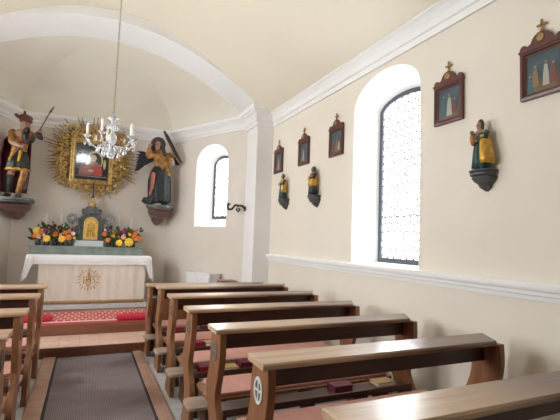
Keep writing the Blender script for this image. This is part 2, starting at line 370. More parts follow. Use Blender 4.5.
def window(idx, A, B, n_out, hole, inner, depth, pane, hexa=0.105):
    """splayed white reveal, dark frame, pane with honeycomb leads. inner = (u0,u1,zsill,zspring,rise)"""
    A = Vector((*A, 0)); B = Vector((*B, 0)); d = (B - A).normalized(); no = Vector((*n_out, 0))
    def P(u, z, w): return tuple(A + d * u + Vector((0, 0, z)) + no * w)
    def outline(h, n=24):
        u0, u1, zi, zs, ri = h
        return [(u0, zi)] + arch_pts(u0, u1, zs, ri, n) + [(u1, zi)]
    O = outline(hole); I = outline(inner)
    root = bpy.data.objects.new('window_%d' % idx, None); COL.objects.link(root); root['kind'] = 'structure'
    mb = MB(); mb.smooth = False
    mb.rings([[P(u, z, 0) for u, z in O], [P(u, z, depth) for u, z in I]], False, False)
    mb.rings([[P(u, z, depth) for u, z in I], [P(u, z, depth + 0.08) for u, z in I]], False, False)
    mb.build('window_reveal', M['reveal'], root)
    def inset(h, t):
        u0, u1, zi, zs, ri = h
        return (u0 + t, u1 - t, zi + t, zs, ri - t)
    F0, F1 = outline(inset(inner, 0.0)), outline(inset(inner, 0.055))
    mb = MB()
    w0, w1 = depth - 0.005, depth + 0.035
    mb.rings([[P(u, z, w0) for u, z in F0], [P(u, z, w0) for u, z in F1], [P(u, z, w1) for u, z in F1], [P(u, z, w1) for u, z in F0], [P(u, z, w0) for u, z in F0]], False, False)
    mb.build('window_frame', M['lead'], root)
    G = outline(inset(inner, 0.03))
    mb = MB(); mb.add([P(u, z, depth + 0.025) for u, z in G], [tuple(range(len(G)))])
    mb.build('window_pane', pane, root)
    # honeycomb leading: one mesh, clipped to the arch
    u0, u1, zi, zs, ri = inset(inner, 0.03)
    cu, hw = (u0 + u1) / 2, (u1 - u0) / 2
    def inside(u, z):
        if u < u0 or u > u1 or z < zi: return False
        if z <= zs: return True
        return ((u - cu) / hw) ** 2 + ((z - zs) / ri) ** 2 < 1
    mb = MB(); r = 0.011; s = hexa / math.sqrt(3)
    row = 0; z = zi
    while z < zs + ri + hexa:
        u = u0 - hexa + (hexa / 2 if row % 2 else 0)
        while u < u1 + hexa:
            pts = [(u, z + s), (u + hexa / 2, z + s / 2), (u + hexa / 2, z - s / 2)]
            for (a, b) in (((u - hexa / 2, z + s / 2), (u, z + s)), ((u, z + s), (u + hexa / 2, z + s / 2)), ((u + hexa / 2, z + s / 2), (u + hexa / 2, z - s / 2))):
                if inside(*a) and inside(*b):
                    mb.tube([P(a[0], a[1], depth + 0.022), P(b[0], b[1], depth + 0.022)], r, 4)
            u += hexa
        z += 1.5 * s; row += 1
    for k in (1,):
        zz = zi + (zs - zi) * 0.29
        mb.tube([P(u0, zz, depth + 0.02), P(u1, zz, depth + 0.02)], 0.006, 4)
    mb.build('window_leading', M['came'], root)
    return root

ZT = 3.95
# right wall: u runs along +y from Y0
H_R = [(3.55 - Y0 - 0.55, 3.55 - Y0 + 0.55, 1.378, 3.19, 0.335)]
wall('wall_right', (XR, Y0), (XR, 7.2), ZT, H_R, M['wall'], (1, 0))
H_L = [(yc - Y0 - 0.55, yc - Y0 + 0.55, 1.378, 3.19, 0.335) for yc in (2.7, 5.3)]
wall('wall_left', (XL, Y0), (XL, 7.2), ZT, H_L, M['wall'], (-1, 0))
def inner_of(h): return (h[0] + 0.12, h[1] - 0.12, h[2] + 0.02, h[3] - 0.02, 0.17)
window(1, (XR, Y0), (XR, 7.2), (1, 0), H_R[0], inner_of(H_R[0]), 0.30, M['pane'])
for k_ in (0, 1): window(2 + 4 * k_, (XL, Y0), (XL, 7.2), (-1, 0), H_L[k_], inner_of(H_L[k_]), 0.30, M['pane_left'])
# apse: back wall and two slanting side walls
wall('wall_apse', CL, CR, ZT, [], M['apse_wall'], (0, 1))
dv = Vector((DR[0] - CR[0], DR[1] - CR[1])); LD = dv.length; dv.normalize(); nR = (-dv.y, dv.x)
nR = (abs(nR[0]), abs(nR[1]))
h_ap = (0.86, 1.76, 1.83, 3.10, 0.35); i_ap = (1.06, 1.60, 2.0, 3.08, 0.19)
wall('wall_apse_right', CR, DR, ZT, [h_ap], M['apse_wall'], nR)
window(3, CR, DR, nR, h_ap, i_ap, 0.30, M['pane_apse'], 0.07)
dl = Vector((DL[0] - CL[0], DL[1] - CL[1])); nL = (-abs(dl.y) / dl.length, abs(dl.x) / dl.length)
wall('wall_apse_left', CL, DL, ZT, [h_ap], M['apse_wall'], nL)
window(4, CL, DL, nL, h_ap, i_ap, 0.30, M['pane_apse'], 0.07)
# rear wall with high window and door
h_back = [(1.70, 2.50, 3.28, 3.62, 0.26)]
mbw = MB()
wall('wall_rear', (XL, Y0), (XR, Y0), 5.2, h_back, M['wall'], (0, -1))
window(5, (XL, Y0), (XR, Y0), (0, -1), h_back[0], (1.74, 2.46, 3.30, 3.60, 0.23), 0.25, M['pane_rear'])
d = bpy.data.objects.new('door_1', None); COL.objects.link(d); d['kind'] = 'structure'
mb = MB()
for xa in (-0.45, 0.22):
    mb.box((xa, Y0 + 0.005, 0.0), (xa + 0.62, Y0 + 0.06, 2.15))
    for za in (0.2, 1.2): mb.box((xa + 0.1, Y0 + 0.06, za), (xa + 0.52, Y0 + 0.075, za + 0.75))
mb.build('door_leaves', M['apron_wood'], d, 0.006)
mb = MB(); mb.box((-0.6, Y0 + 0.002, 0), (-0.46, Y0 + 0.08, 2.32)); mb.box((0.85, Y0 + 0.002, 0), (0.99, Y0 + 0.08, 2.32)); mb.box((-0.46, Y0 + 0.002, 2.16), (0.85, Y0 + 0.08, 2.32))
mb.build('door_frame', M['stone_white'], d, 0.006)

# unseen dark wood panelling and gallery, added to cut light bouncing from the rear
mb = MB(); mb.box((XL, Y0 + .001, 0.0), (-0.62, Y0 + .03, 2.75)); mb.box((1.0, Y0 + .001, 0.0), (XR, Y0 + .03, 2.75))
struct(mb, 'added_rear_panelling', M['apron_wood'])
mb = MB(); mb.box((XL, Y0 + .001, 2.60), (XR, -1.45, 2.72)); mb.box((XL, -1.50, 2.2), (XR, -1.44, 3.02)); mb.box((XL, -1.53, 3.02), (XR, -1.41, 3.08))
struct(mb, 'added_rear_gallery', M['apron_wood'], bevel=0.005)

# nave vault
N = 48
mb = MB(); mb.smooth = True
ys = [Y0] + [Y0 + (YA0 - Y0) * k / 12 for k in range(1, 12)] + [YA0]
mb.rings([[(CX + (-2.65 + 5.3 * j / N), y, vault_z(abs(-2.65 + 5.3 * j / N))) for j in range(N + 1)] for y in ys], closed=False)
# apse half dome with groins from the corners
K = Vector((0.17, YA1, 4.86))
bnd = []
def seg(a, b, n):
    return [(a[0] + (b[0] - a[0]) * i / n, a[1] + (b[1] - a[1]) * i / n) for i in range(n)]
bnd = seg((2.55, YA1), CR, 10) + seg(CR, CL, 12) + seg(CL, (-2.2, YA1), 10) + [(-2.2, YA1)]
struct(mb, 'ceiling', M['ceil'])
mb = MB(); mb.smooth = True
NR = 14; rings = []
for k in range(NR + 1):
    ph = PI / 2 * k / NR; t = 1 - math.cos(ph)
    rings.append([(p[0] + (K.x - p[0]) * t, p[1] + (K.y - p[1]) * t, 3.80 + (K.z - 3.80) * math.sin(ph)) for p in bnd])
# three separate facets keep crisp groins
for a, b in ((0, 10), (10, 22), (22, 32)):
    mb.rings([r[a:b + 1] for r in rings], closed=False)
struct(mb, 'ceiling_apse', M['apse_ceil'])

# chancel arch
mb = MB(); mb.smooth = True
hs = PXR - CX
dd = [-hs + 2 * hs * j / N for j in range(N + 1)]
mb.rings([[(CX + x, YA0, soffit_z(abs(x))) for x in dd], [(CX + x, YA1, soffit_z(abs(x))) for x in dd]], closed=False)
d2 = [(-2.65 + 5.3 * j / N) for j in range(N + 1)]
def low(x): return soffit_z(min(abs(x), hs))
mb2 = MB()
mb2.rings([[(CX + x, YA0, vault_z(abs(x)) + 0.02) for x in d2], [(CX + (x / 2.65 * hs), YA0, soffit_z(abs(x / 2.65 * hs))) for x in d2]], closed=False)
mb2.rings([[(CX + x, YA1 + 0.003, 5.05) for x in d2], [(CX + (x / 2.65 * hs), YA1 + 0.003, soffit_z(abs(x / 2.65 * hs))) for x in d2]], closed=False)
mb.add(mb2.v, mb2.f)
struct(mb, 'trim_5', M['white'], smooth=False)
# pilasters with base blocks
for nm, xa, xb in (('trim_6', PXR, XR + 0.1), ('trim_7', XL - 0.1, PXL)):
    mb = MB(); mb.box((xa, YA0, 0.0), (xb, YA1 + 0.03, 3.95))
    struct(mb, nm, M['white'])

def sweep(name, path, prof, mat, left=True):
    """moulding: prof = [(out, z)], path of plan points; out is to the left of travel"""
    pts = [Vector(p) for p in path]; n = len(pts); off = []
    for i in range(n):
        d0 = (pts[i] - pts[i - 1]).normalized() if i > 0 else None
        d1 = (pts[i + 1] - pts[i]).normalized() if i < n - 1 else None
        n0 = Vector((-d0.y, d0.x)) if d0 else None; n1 = Vector((-d1.y, d1.x)) if d1 else None
        if n0 is None: off.append(n1)
        elif n1 is None: off.append(n0)
        else:
            b = (n0 + n1); b /= max(0.3, (b.length_squared / 2)); off.append(b)
    mb = MB()
    mb.rings([[(p.x + o.x * w, p.y + o.y * w, z) for w, z in prof] for p, o in zip(pts, off)])
    return struct(mb, name, mat)
corn = [(-0.02, 3.58), (0.025, 3.58), (0.025, 3.645), (0.045, 3.655), (0.055, 3.72), (0.085, 3.765), (0.12, 3.79), (0.12, 3.815), (0.145, 3.825), (0.145, 3.905), (-0.02, 3.905)]
sweep('trim_8', [(XR, Y0), (XR, YA0), (PXR, YA0), (PXR, YA1 + 0.03), (PXR + 0.1, YA1 + 0.03)], corn, M['white'])
sweep('trim_9', [(PXL - 0.1, YA1 + 0.03), (PXL, YA1 + 0.03), (PXL, YA0), (XL, YA0), (XL, Y0)], corn, M['white'])
corn2 = [(w * 0.75, 3.62 + (z - 3.58) * 0.245 / 0.325) for w, z in corn]
sweep('trim_10', [(DR[0] + 0.05, DR[1] - 0.1), CR, CL, (DL[0] - 0.05, DL[1] - 0.1)], corn2, M['white'])
rail = [(-0.02, 1.255), (0.018, 1.255), (0.022, 1.285), (0.04, 1.292), (0.042, 1.318), (0.056, 1.326), (0.062, 1.345), (0.062, 1.366), (0.045, 1.378), (-0.02, 1.38)]
sweep('trim_11', [(XR, Y0), (XR, YA0)], rail, M['white'])
sweep('trim_12', [(XL, YA0), (XL, Y0)], rail, M['white'])

# ------------------------------------------------------------------ carpet, rug, cushions
t = thing('carpet_runner', 'long mauve-brown ribbed carpet runner down the middle of the aisle', 'carpet', (0, 0, 0))
mb = MB(); mb.box((-0.235, Y0 + 0.6, 0.0), (0.645, YS1 - 0.04, 0.012)); mb.build('pile', M['carpet'], t)
mb = MB(); mb.box((-0.262, Y0 + 0.6, 0.0), (-0.235, YS1 - 0.012, 0.013)); mb.box((0.645, Y0 + 0.6, 0.0), (0.67, YS1 - 0.012, 0.013)); mb.box((-0.262, YS1 - 0.04, 0.0), (0.67, YS1 - 0.012, 0.013))
mb.build('binding', M['carpet_edge'], t)
t = thing('altar_rug', 'red rug with pale pattern and white stripe lying in front of the altar', 'rug', (0.22, 7.36, Z2))
mb = MB(); mb.box((-0.84, -0.33, 0), (0.84, 0.50, 0.008)); mb.build('field', M['rug'], t)
mb = MB(); mb.box((-0.84, -0.39, 0), (0.84, -0.33, 0.009)); mb.build('stripe', M['rug_white'], t)
mb = MB(); mb.box((-0.84, -0.51, 0), (0.84, -0.39, 0.008)); mb.build('border', M['rug_border'], t)
def cushion(x0, x1, y0, y1, z, label):
    mb = MB(); mb.smooth = True
    cx, cy, hx, hy = (x0 + x1) / 2, (y0 + y1) / 2, (x1 - x0) / 2, (y1 - y0) / 2
    rs = []
    for zz, k in ((0, .93), (.02, 1), (.045, .98), (.065, .88), (.075, .6), (.078, .2)):
        ring = []
        for j in range(32):
            a = 2 * PI * j / 32; c, s = math.cos(a), math.sin(a)
            e = 0.35; ring.append((cx + hx * k * math.copysign(abs(c) ** e, c), cy + hy * k * math.copysign(abs(s) ** e, s), z + zz))
        rs.append(ring)
    mb.rings(rs); o = mb.build('kneeling_cushion', M['cushion'])
    return tag(o, label, 'cushion', 'red kneeling cushions before the altar')
cushion(0.50, 1.02, 6.87, 7.16, Z2 + 0.009, 'crimson kneeling cushion on the right end of the red altar rug')
cushion(-0.92, -0.39, 7.02, 7.34, Z2 + 0.009, 'crimson kneeling cushion on the left end of the red altar rug')

# ------------------------------------------------------------------ pews
L = 1.785
front = [(0.0, .968), (.02, .90), (.03, .83), (.03, .76), (.055, .67), (.09, .59), (.095, .55), (.075, .49), (.04, .43), (.0, .36), (-.02, .27), (-.02, .2), (0.0, .1), (.03, .05), (.03, 0)]
rear = [(-.25, 0), (-.25, .05), (-.235, .1), (-.25, .2), (-.25, .27), (-.22, .36), (-.17, .44), (-.135, .51), (-.13, .55), (-.14, .60), (-.165, .67), (-.19, .76), (-.2, .83), (-.2, .90), (-.195, .968)]
def smooth_poly(pl, n=3):
    out = []
    for i in range(len(pl) - 1):
        p0, p1, p2, p3 = pl[max(i - 1, 0)], pl[i], pl[i + 1], pl[min(i + 2, len(pl) - 1)]
        for k in range(n):
            t = k / n
            out.append(tuple(0.5 * (2 * p1[c] + (p2[c] - p0[c]) * t + (2 * p0[c] - 5 * p1[c] + 4 * p2[c] - p3[c]) * t * t + (3 * p1[c] - p0[c] - 3 * p2[c] + p3[c]) * t ** 3) for c in range(2)))
    out.append(pl[-1]); return out
END_PROF = smooth_poly(front) + smooth_poly(rear)
def round_slab(mb, x0, x1, y0, y1, z0, z1, r, n=6):
    poly = []
    for cx, cy, a0 in ((x1 - r, y1 - r, 0), (x0 + r, y1 - r, PI / 2), (x0 + r, y0 + r, PI), (x1 - r, y0 + r, 1.5 * PI)):
        for k in range(n + 1): a = a0 + PI / 2 * k / n; poly.append((cx + r * math.cos(a), cy + r * math.sin(a)))
    mb.prism(poly, z0, z1, 'z')
def medallion(parent, xo, sgn):
    mb = MB()
    n = 24
    def ring(r0, x): return [(x, -0.085 + r0 * 0.8 * math.cos(2 * PI * j / n), 0.832 + r0 * math.sin(2 * PI * j / n)) for j in range(n)]
    xs = xo + sgn * 0.006
    mb.rings([ring(.068, xo), ring(.068, xs), ring(.052, xs), ring(.052, xo)], False, False)
    o = mb.build('medallion', M['medal_dull'], parent)
    mb = MB(); mb.rings([ring(.053, xo), ring(.053, xo + sgn * .002)]); mb.build('medallion_field', M['medal_dark'], o)
    mb = MB(); a, b = sorted((xo, xo + sgn * .0045))
    mb.box((a, -0.085 - .006, .832 - .05), (b, -0.085 + .006, .832 + .05)); mb.box((a, -0.085 - .038, .832 - .006), (b, -0.085 + .038, .832 + .006))
    mb.build('medallion_cross', M['medal_dull'], o)
def make_pew(name, label, loc, mirror=False, desk=False, zt=1.0):
    """origin: floor point under the far edge of the book rest at the aisle end; bench extends +x (or -x when mirrored)"""
    root = thing(name, label, 'pew' if not desk else 'prayer desk', loc, 0, 'church benches')
    dz = zt - 1.0
    def X(a, b): return (a, b) if not mirror else (-b, -a)
    def B(mb, a, b):
        xa, xb = X(a[0], b[0]); mb.box((xa, a[1], a[2]), (xb, b[1], b[2]))
    mb = MB()
    xa, xb = X(0, L)
    prof = [(0, 1.0), (0.004, .992), (0.004, .975), (-.006, .966), (-.206, .966), (-.214, .975), (-.214, .99), (-.206, 1.0)]
    sg = -1 if mirror else 1
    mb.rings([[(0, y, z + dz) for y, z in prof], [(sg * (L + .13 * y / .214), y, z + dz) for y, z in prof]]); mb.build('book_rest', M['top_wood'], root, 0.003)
    for k, e in enumerate((0.035, L - 0.035 - 0.045)):
        mb = MB(); a, b = X(e, e + 0.045)
        mb.prism([(y, z + dz * z) for y, z in END_PROF], a, b, 'x'); o = mb.build('bench_end', M['end_wood'], root, 0.004)
        if k == 0 and not desk: medallion(o, -0.035 if mirror else 0.035, 1 if mirror else -1)
    ia, ib = 0.08, L - 0.08
    mb = MB(); B(mb, (ia, -.075, .835 + dz), (ib, -.045, .966 + dz)); mb.build('backrest_board', M['apron_wood'], root, 0.004)
    if desk:
        mb = MB(); B(mb, (ia, -.072, .10), (ib, -.05, .80 + dz))
        for k in range(3):
            w = (ib - ia) / 3; B(mb, (ia + k * w + .06, -.084, .2), (ia + (k + 1) * w - .06, -.072, .72 + dz))
        mb.build('front_panel', M['end_wood'], root, 0.006)
    mb = MB(); B(mb, (ia, -.17, .425), (ib, -.005, .445)); B(mb, (ia, -.185, .415), (ib, -.17, .462)); mb.build('book_shelf', M['apron_wood'], root, 0.003)
    if not desk:
        mb = MB(); xa, xb = X(0.05, L - 0.05); round_slab(mb, xa, xb, .06, .47, .425, .448, .06); mb.build('seat', M['end_wood'], root, 0.004)
        mb = MB(); xa, xb = X(0.10, L - 0.10); round_slab(mb, xa, xb, .08, .455, .448, .476, .045); mb.build('seat_pad', M['pink_pad'], root, 0.008)
        for e in (0.14, L / 2 - .02, L - 0.18):
            mb = MB(); a, b = X(e, e + .04)
            mb.prism([(.03, 0), (.24, 0), (.22, .08), (.20, .2), (.23, .33), (.38, .425), (.03, .425)], a, b, 'x'); mb.build('seat_support', M['leg_wood'], root, 0.004)
    mb = MB(); xa, xb = X(0.07 if mirror else -0.03, L + 0.03); round_slab(mb, xa, xb, -.49, -.255, .272, .30, .05); mb.build('kneeler', M['kneel_wood'], root, 0.006)
    for e in (0.12, L - 0.14):
        mb = MB(); a, b = X(e, e + .05); mb.prism([(-.47, 0), (-.27, 0), (-.27, .272), (-.46, .272), (-.43, .16)], a, b, 'x'); mb.build('kneeler_leg', M['leg_wood'], root, 0.004)
    return root
ordn = ['first', 'second', 'third', 'fourth', 'fifth', 'sixth']
XPR, XPL = 0.815, -0.375
make_pew('prayer_desk', 'front wooden kneeling desk on the right of the aisle, at the chancel step', (XPR - .03, 6.08, 0), desk=True, zt=0.945)
YR = [5.356, 4.545, 3.712, 2.901, 2.101, 1.335]
right_lab = ['wooden pew right of the aisle, directly behind the front kneeling desk',
 'wooden pew right of the aisle, second behind the front kneeling desk',
 'third wooden pew behind the front kneeling desk, right of the aisle',
 'fourth wooden pew behind the front kneeling desk, right of the aisle',
 'wooden pew right of the aisle with a white-ringed cross medallion on its end',
 'nearest wooden pew at the lower right corner, only its book rest showing']
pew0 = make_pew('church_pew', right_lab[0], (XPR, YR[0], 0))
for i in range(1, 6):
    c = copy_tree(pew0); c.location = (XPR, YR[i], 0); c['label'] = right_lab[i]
    if i == 4:
        for e in [x for x in COL.objects if x.parent == c and x.name.startswith('bench_end')]:
            for m_ in [x for x in COL.objects if x.parent == e]:
                for o in [m_] + [x for x in COL.objects if x.parent == m_ and 'cross' in x.name]:
                    o.material_slots[0].link = 'OBJECT'; o.material_slots[0].material = M['medal_ring']
YL = [5.58, 4.77, 3.86, 3.05]
left_lab = ['foremost wooden pew left of the aisle, closest to the altar',
 'second wooden pew from the altar on the left of the aisle',
 'third wooden pew from the altar on the left of the aisle, with pale worn top',
 'nearest wooden pew on the left of the aisle at the picture edge']
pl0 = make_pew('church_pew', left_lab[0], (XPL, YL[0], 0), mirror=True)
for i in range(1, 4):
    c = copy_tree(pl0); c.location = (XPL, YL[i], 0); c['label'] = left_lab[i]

# hymn books on the shelves
def book(x, y, w, d, h, cover, label, rz=0.0):
    r = thing('hymn_book', label, 'book', (x, y, 0.446), rz, 'books on the pew shelves')
    mb = MB(); mb.box((-w / 2, -d / 2, 0), (w / 2, d / 2, .005)); mb.box((-w / 2, -d / 2, h - .005), (w / 2, d / 2, h)); mb.box((-w / 2, d / 2 - .006, 0), (w / 2, d / 2, h))
    mb.build('cover', cover, r, 0.0015)
    mb = MB(); mb.box((-w / 2 + .005, -d / 2 + .004, .005), (w / 2 - .005, d / 2 - .006, h - .005)); mb.build('pages', M['paper'] if cover is M['book_tan'] else cover, r)
bd = 'book lying on the shelf of '
book(1.03, 3.64, .15, .12, .045, M['book_red'], 'red ' + bd + 'the third right pew, leftmost there')
book(1.215, 3.64, .19, .12, .02, M['book_tan'], 'flat tan ' + bd + 'the third right pew, between two red ones')
book(1.40, 3.64, .15, .12, .05, M['book_dark'], 'thick maroon ' + bd + 'the third right pew, rightmost there')
book(1.15, 4.47, .14, .12, .05, M['book_red'], 'red ' + bd + 'the second right pew, beside a tan one')
book(1.28, 4.47, .10, .12, .04, M['book_tan'], 'small tan ' + bd + 'the second right pew')
book(1.11, 5.28, .10, .12, .045, M['book_red'], 'red ' + bd + 'the first right pew, nearer the aisle')
book(1.46, 5.28, .12, .12, .045, M['book_dark'], 'maroon ' + bd + 'the first right pew, farther from the aisle')
book(1.89, 2.83, .17, .12, .05, M['book_dark'], 'dull maroon ' + bd + 'the fourth right pew')
book(2.31, 2.83, .18, .12, .03, M['book_tan'], 'pale tan ' + bd + 'the fourth right pew, near the wall')

# ------------------------------------------------------------------ altar
AX = 0.12
alt = thing('altar_table', 'stone altar block with pale base standing on the altar platform', 'altar', (AX, 8.14, Z2))
mb = MB(); mb.box((-.90, 0.01, 0), (.98, .42, .085)); mb.build('base', M['stone_white'], alt, 0.006)
mb = MB(); mb.box((-.83, 0.035, .085), (.91, .40, .87)); mb.build('body', M['stone_white'], alt)
mb = MB(); mb.box((-1.01, 0.0, .87), (1.0, .41, .925)); mb.build('table_slab', M['stone_white'], alt, 0.006)
# frontal
fr = thing('altar_frontal', 'beige brocade altar frontal with gold emblem hanging before the altar', 'altar frontal', (AX, 8.14, Z2))
n = 60; mb = MB(); mb.smooth = True
def fold(x, z): return 0.012 + 0.008 * math.sin(x * 17) * (0.3 + 0.7 * (0.86 - z) / 0.8) + 0.005 * math.sin(x * 41 + 1)
rs = []
for z in (.845, .7, .5, .3, .155):
    rs.append([(-.83 + 1.75 * j / n, 0.0 + fold(-.83 + 1.75 * j / n, z) - .004, z) for j in range(n + 1)])
bk = [[(x, y + .012, z) for x, y, z in r] for r in rs]
mb.rings(rs, closed=False); mb.rings(bk, closed=False); mb.build('cloth', M['frontal'], fr)
mb = MB(); mb.smooth = True
rs = [[(-.83 + 1.75 * j / n, fold(-.83 + 1.75 * j / n, .155) - .006 + k, z) for j in range(n + 1)] for z, k in ((.155, 0), (.10, 0), (.10, .012), (.155, .012))]
mb.rings(rs, closed=False); mb.build('hem', M['gold_hem'], fr)
# emblem: letters I H S with a cross on the H bar, in a ring of rays
mb = MB(); cx, cz, y = -0.045, .515, -0.006
def bar(x0, z0, x1, z1, w=.015):
    mb.tube([(cx + x0, y, cz + z0), (cx + x1, y, cz + z1)], w / 2 + .002, 6)
bar(-.075, -.07, -.075, .07); bar(-.032, -.07, -.032, .07); bar(.032, -.07, .032, .07); bar(-.032, 0, .032, 0)
bar(0, 0, 0, .13); bar(-.026, .095, .026, .095)
sp = [(.105, .055), (.085, .07), (.068, .05), (.075, .02), (.098, -.005), (.108, -.035), (.09, -.065), (.066, -.052)]
mb.tube([(cx + a, y, cz + b) for a, b in sp], .007, 6)
for k in range(20):
    a = 2 * PI * k / 20
    r0, r1 = .135, .175 + .02 * (k % 2)
    bar(r0 * math.cos(a), r0 * math.sin(a), r1 * math.cos(a), r1 * math.sin(a), .009)
for s in (-1, 0, 1): bar(s * .03, -.085, s * .012, -.115, .007)
mb.build('emblem', M['gold_soft'], fr)
# altar cloth
cl = thing('altar_cloth', 'white linen altar cloth with lace edge draped over the altar', 'tablecloth', (AX, 8.14, Z2))
def cloth_ring(off, z, lowwave=0.0):
    pts = []
    x0, x1, y0, y1 = -1.02 - off, 1.01 + off, -0.012 - off, .51
    for k in range(41):
        x = x0 + (x1 - x0) * k / 40; pts.append((x, y0 + 0.006 * math.sin(k * 1.3), z + lowwave * math.sin(k * 1.9)))
    return x0, x1, y0, y1, pts
mb = MB(); mb.smooth = True
top = [[(-1.015 + 2.02 * k / 40, yy, .935) for k in range(41)] for yy in (.41, .2, .0)]
frn = [[(-1.018 + 2.026 * k / 40, yy + 0.004 * math.sin(k * 1.1), z) for k in range(41)] for yy, z in ((-.012, .928), (-.017, .90), (-.020, .845))]
mb.rings(top + frn, closed=False)
mb.build('linen', M['linen'], cl)
mb = MB(); mb.smooth = True
fr2 = [[(-1.018 + 2.026 * k / 80, -.021 + (i * -.002) + 0.005 * math.sin(k * .55), z + (0.010 * abs(math.sin(k * .8)) if i == 3 else 0)) for k in range(81)] for i, z in enumerate((.846, .82, .80, .775))]
mb.rings(fr2, closed=False); mb.build('lace_edge', M['lace'], cl)
for sx, lo in ((-1, .50), (1, .48)):
    mb = MB(); mb.smooth = True
    xe = -1.018 if sx < 0 else 1.008
    rs = []
    for i, (z, o) in enumerate(((.935, 0), (.90, .012), (.8, .02), (.7, .03), (.6, .045), (lo, .06))):
        rs.append([(xe + sx * (o + .014 * math.sin(k * 1.4 + i * .2) * i / 5), -.02 - o * .35 + (.43 + o * .25) * k / 24, z + (.02 * math.sin(k * 2.1) if i == 5 else 0)) for k in range(25)])
    mb.rings(rs, closed=False); o = mb.build('side_drape', M['lace'], cl)
    s = o.modifiers.new('s', 'SOLIDIFY'); s.thickness = 0.006
# front corner drapes
for sx in (-1, 1):
    mb = MB(); mb.smooth = True
    xe = -1.018 if sx < 0 else 1.008
    rs = []
    for i, z in enumerate((.93, .85, .75, .65, .55, .49)):
        w = .02 + .13 * (1 - i / 6)
        rs.append([(xe + sx * (.010 * i) - sx * w * k / 8, -.026 - .004 * i - .006 * math.sin(k * 1.5), z + .03 * (k / 8) * (i / 5)) for k in range(9)])
    mb.rings(rs, closed=False); o = mb.build('corner_drape', M['lace'], cl)
    s = o.modifiers.new('s', 'SOLIDIFY'); s.thickness = 0.005

# gradine (shelf step behind the altar)
g = thing('altar_shelf', 'long green marble shelf step behind the altar table', 'shelf', (0.05, 8.57, Z2))
mb = MB(); mb.box((-.78, .03, 0), (.80, .42, .93)); mb.box((-.97, .012, .93), (.97, .42, 1.055)); mb.build('shelf_body', M['green_marble'], g, 0.006)
mb = MB(); mb.box((-.99, 0.0, 1.055), (.99, .42, 1.09)); mb.build('shelf_top', M['green_marble'], g, 0.008)
ZG = Z2 + 1.09

# ------------------------------------------------------------------ tabernacle
tb = thing('tabernacle', 'dark marbled tabernacle with arched gold door standing at centre of the altar shelf', 'tabernacle', (0.06, 8.77, ZG))
mb = MB(); mb.box((-.27, -.13, 0), (.27, .13, .06)); mb.box((-.25, -.12, .06), (.25, .12, .11)); mb.build('plinth', M['stone_white'], tb, 0.006)
mb = MB()
body = [(-.19, .11), (.19, .11), (.19, .50)] + [(.19 * math.cos(PI * k / 12), .50 + .15 * math.sin(PI * k / 12)) for k in range(1, 12)] + [(-.19, .50)]
mb.prism(body, -.10, .12, 'y'); mb.build('cabinet', M['dark_marble'], tb, 0.006)
dr = [(-.125, .125), (.125, .125), (.125, .43)] + [(.125 * math.cos(PI * k / 14), .43 + .125 * math.sin(PI * k / 14)) for k in range(1, 14)] + [(-.125, .43)]
mb = MB(); mb.prism(dr, -.122, -.10, 'y'); do = mb.build('door', M['gold_door'], tb, 0.004)
mb = MB(); mb.smooth = True
for x in (-.05, .05): mb.capsule((x, -.124, .2), (x * .9, -.128, .36), .022, .016); mb.ball((x * .9, -.13, .40), .018)
mb.tube([(0, -.125, .16), (0, -.13, .45)], .008); mb.ball((0, -.128, .30), (.025, .012, .04))
mb.tube([(.10 * math.cos(PI * k / 10), -.125, .43 + .10 * math.sin(PI * k / 10)) for k in range(11)], .007)
mb.build('relief', M['gold_soft'], do)
for sx in (-1, 1):
    mb = MB(); mb.smooth = True
    mb.lathe([(.035, .11), (.035, .14), (.024, .15), (.022, .46), (.032, .48), (.036, .52)], (sx * .20, -.09, 0), 12); mb.build('column', M['dark_marble'], tb)
    mb = MB(); mb.smooth = True
    pts = [(sx * (.24 + .05 * math.sin(k * .7)), -.03, .16 + .36 * k / 9) for k in range(10)]
    mb.tube(pts, [.035, .04, .03, .035, .045, .03, .03, .05, .055, .03])
    for k in range(7): a = k * 2 * PI / 7; mb.ball((sx * .33 + .055 * math.cos(a), -.02, .53 + .065 * math.sin(a)), (.035, .02, .03))
    mb.tube([(sx * .30, -.02, .42), (sx * .39, -.02, .47), (sx * .41, -.02, .55), (sx * .36, -.02, .61)], [.02, .025, .02, .008])
    mb.build('scroll_ornament', M['silver'], tb)
mb = MB(); mb.smooth = True
mb.lathe([(.15, .62), (.165, .655), (.13, .675), (.11, .70), (.115, .73), (.085, .76), (.06, .775)], (0, 0, 0), 16)
for k in range(8): a = 2 * PI * k / 8; mb.ball((.15 * math.cos(a), .10 * math.sin(a), .675), (.035, .03, .045), 8, 6)
mb.build('canopy', M['dark_marble'], tb)
mb = MB(); mb.smooth = True
mb.lathe([(.085, .70), (.095, .73), (.075, .745), (.06, .76), (.07, .80), (.075, .825), (.045, .85), (.03, .87), (.042, .895), (.03, .92), (.012, .94)], (0, -.02, 0), 16)
for k in range(6): a = 2 * PI * k / 6; mb.ball((.07 * math.cos(a), -.02 + .07 * math.sin(a), .835), .018, 7, 5)
mb.build('crown', M['gold'], tb)
mb = MB(); mb.box((-.17, -.11, .60), (.17, .11, .64)); mb.build('cornice', M['dark_marble'], tb, 0.008)
mb = MB(); mb.box((-.009, -.009, .92), (.009, .009, 1.24)); mb.box((-.055, -.008, 1.12), (.055, .008, 1.138)); mb.ball((0, 0, .94), .028); mb.build('cross', M['black'], tb, 0.003)

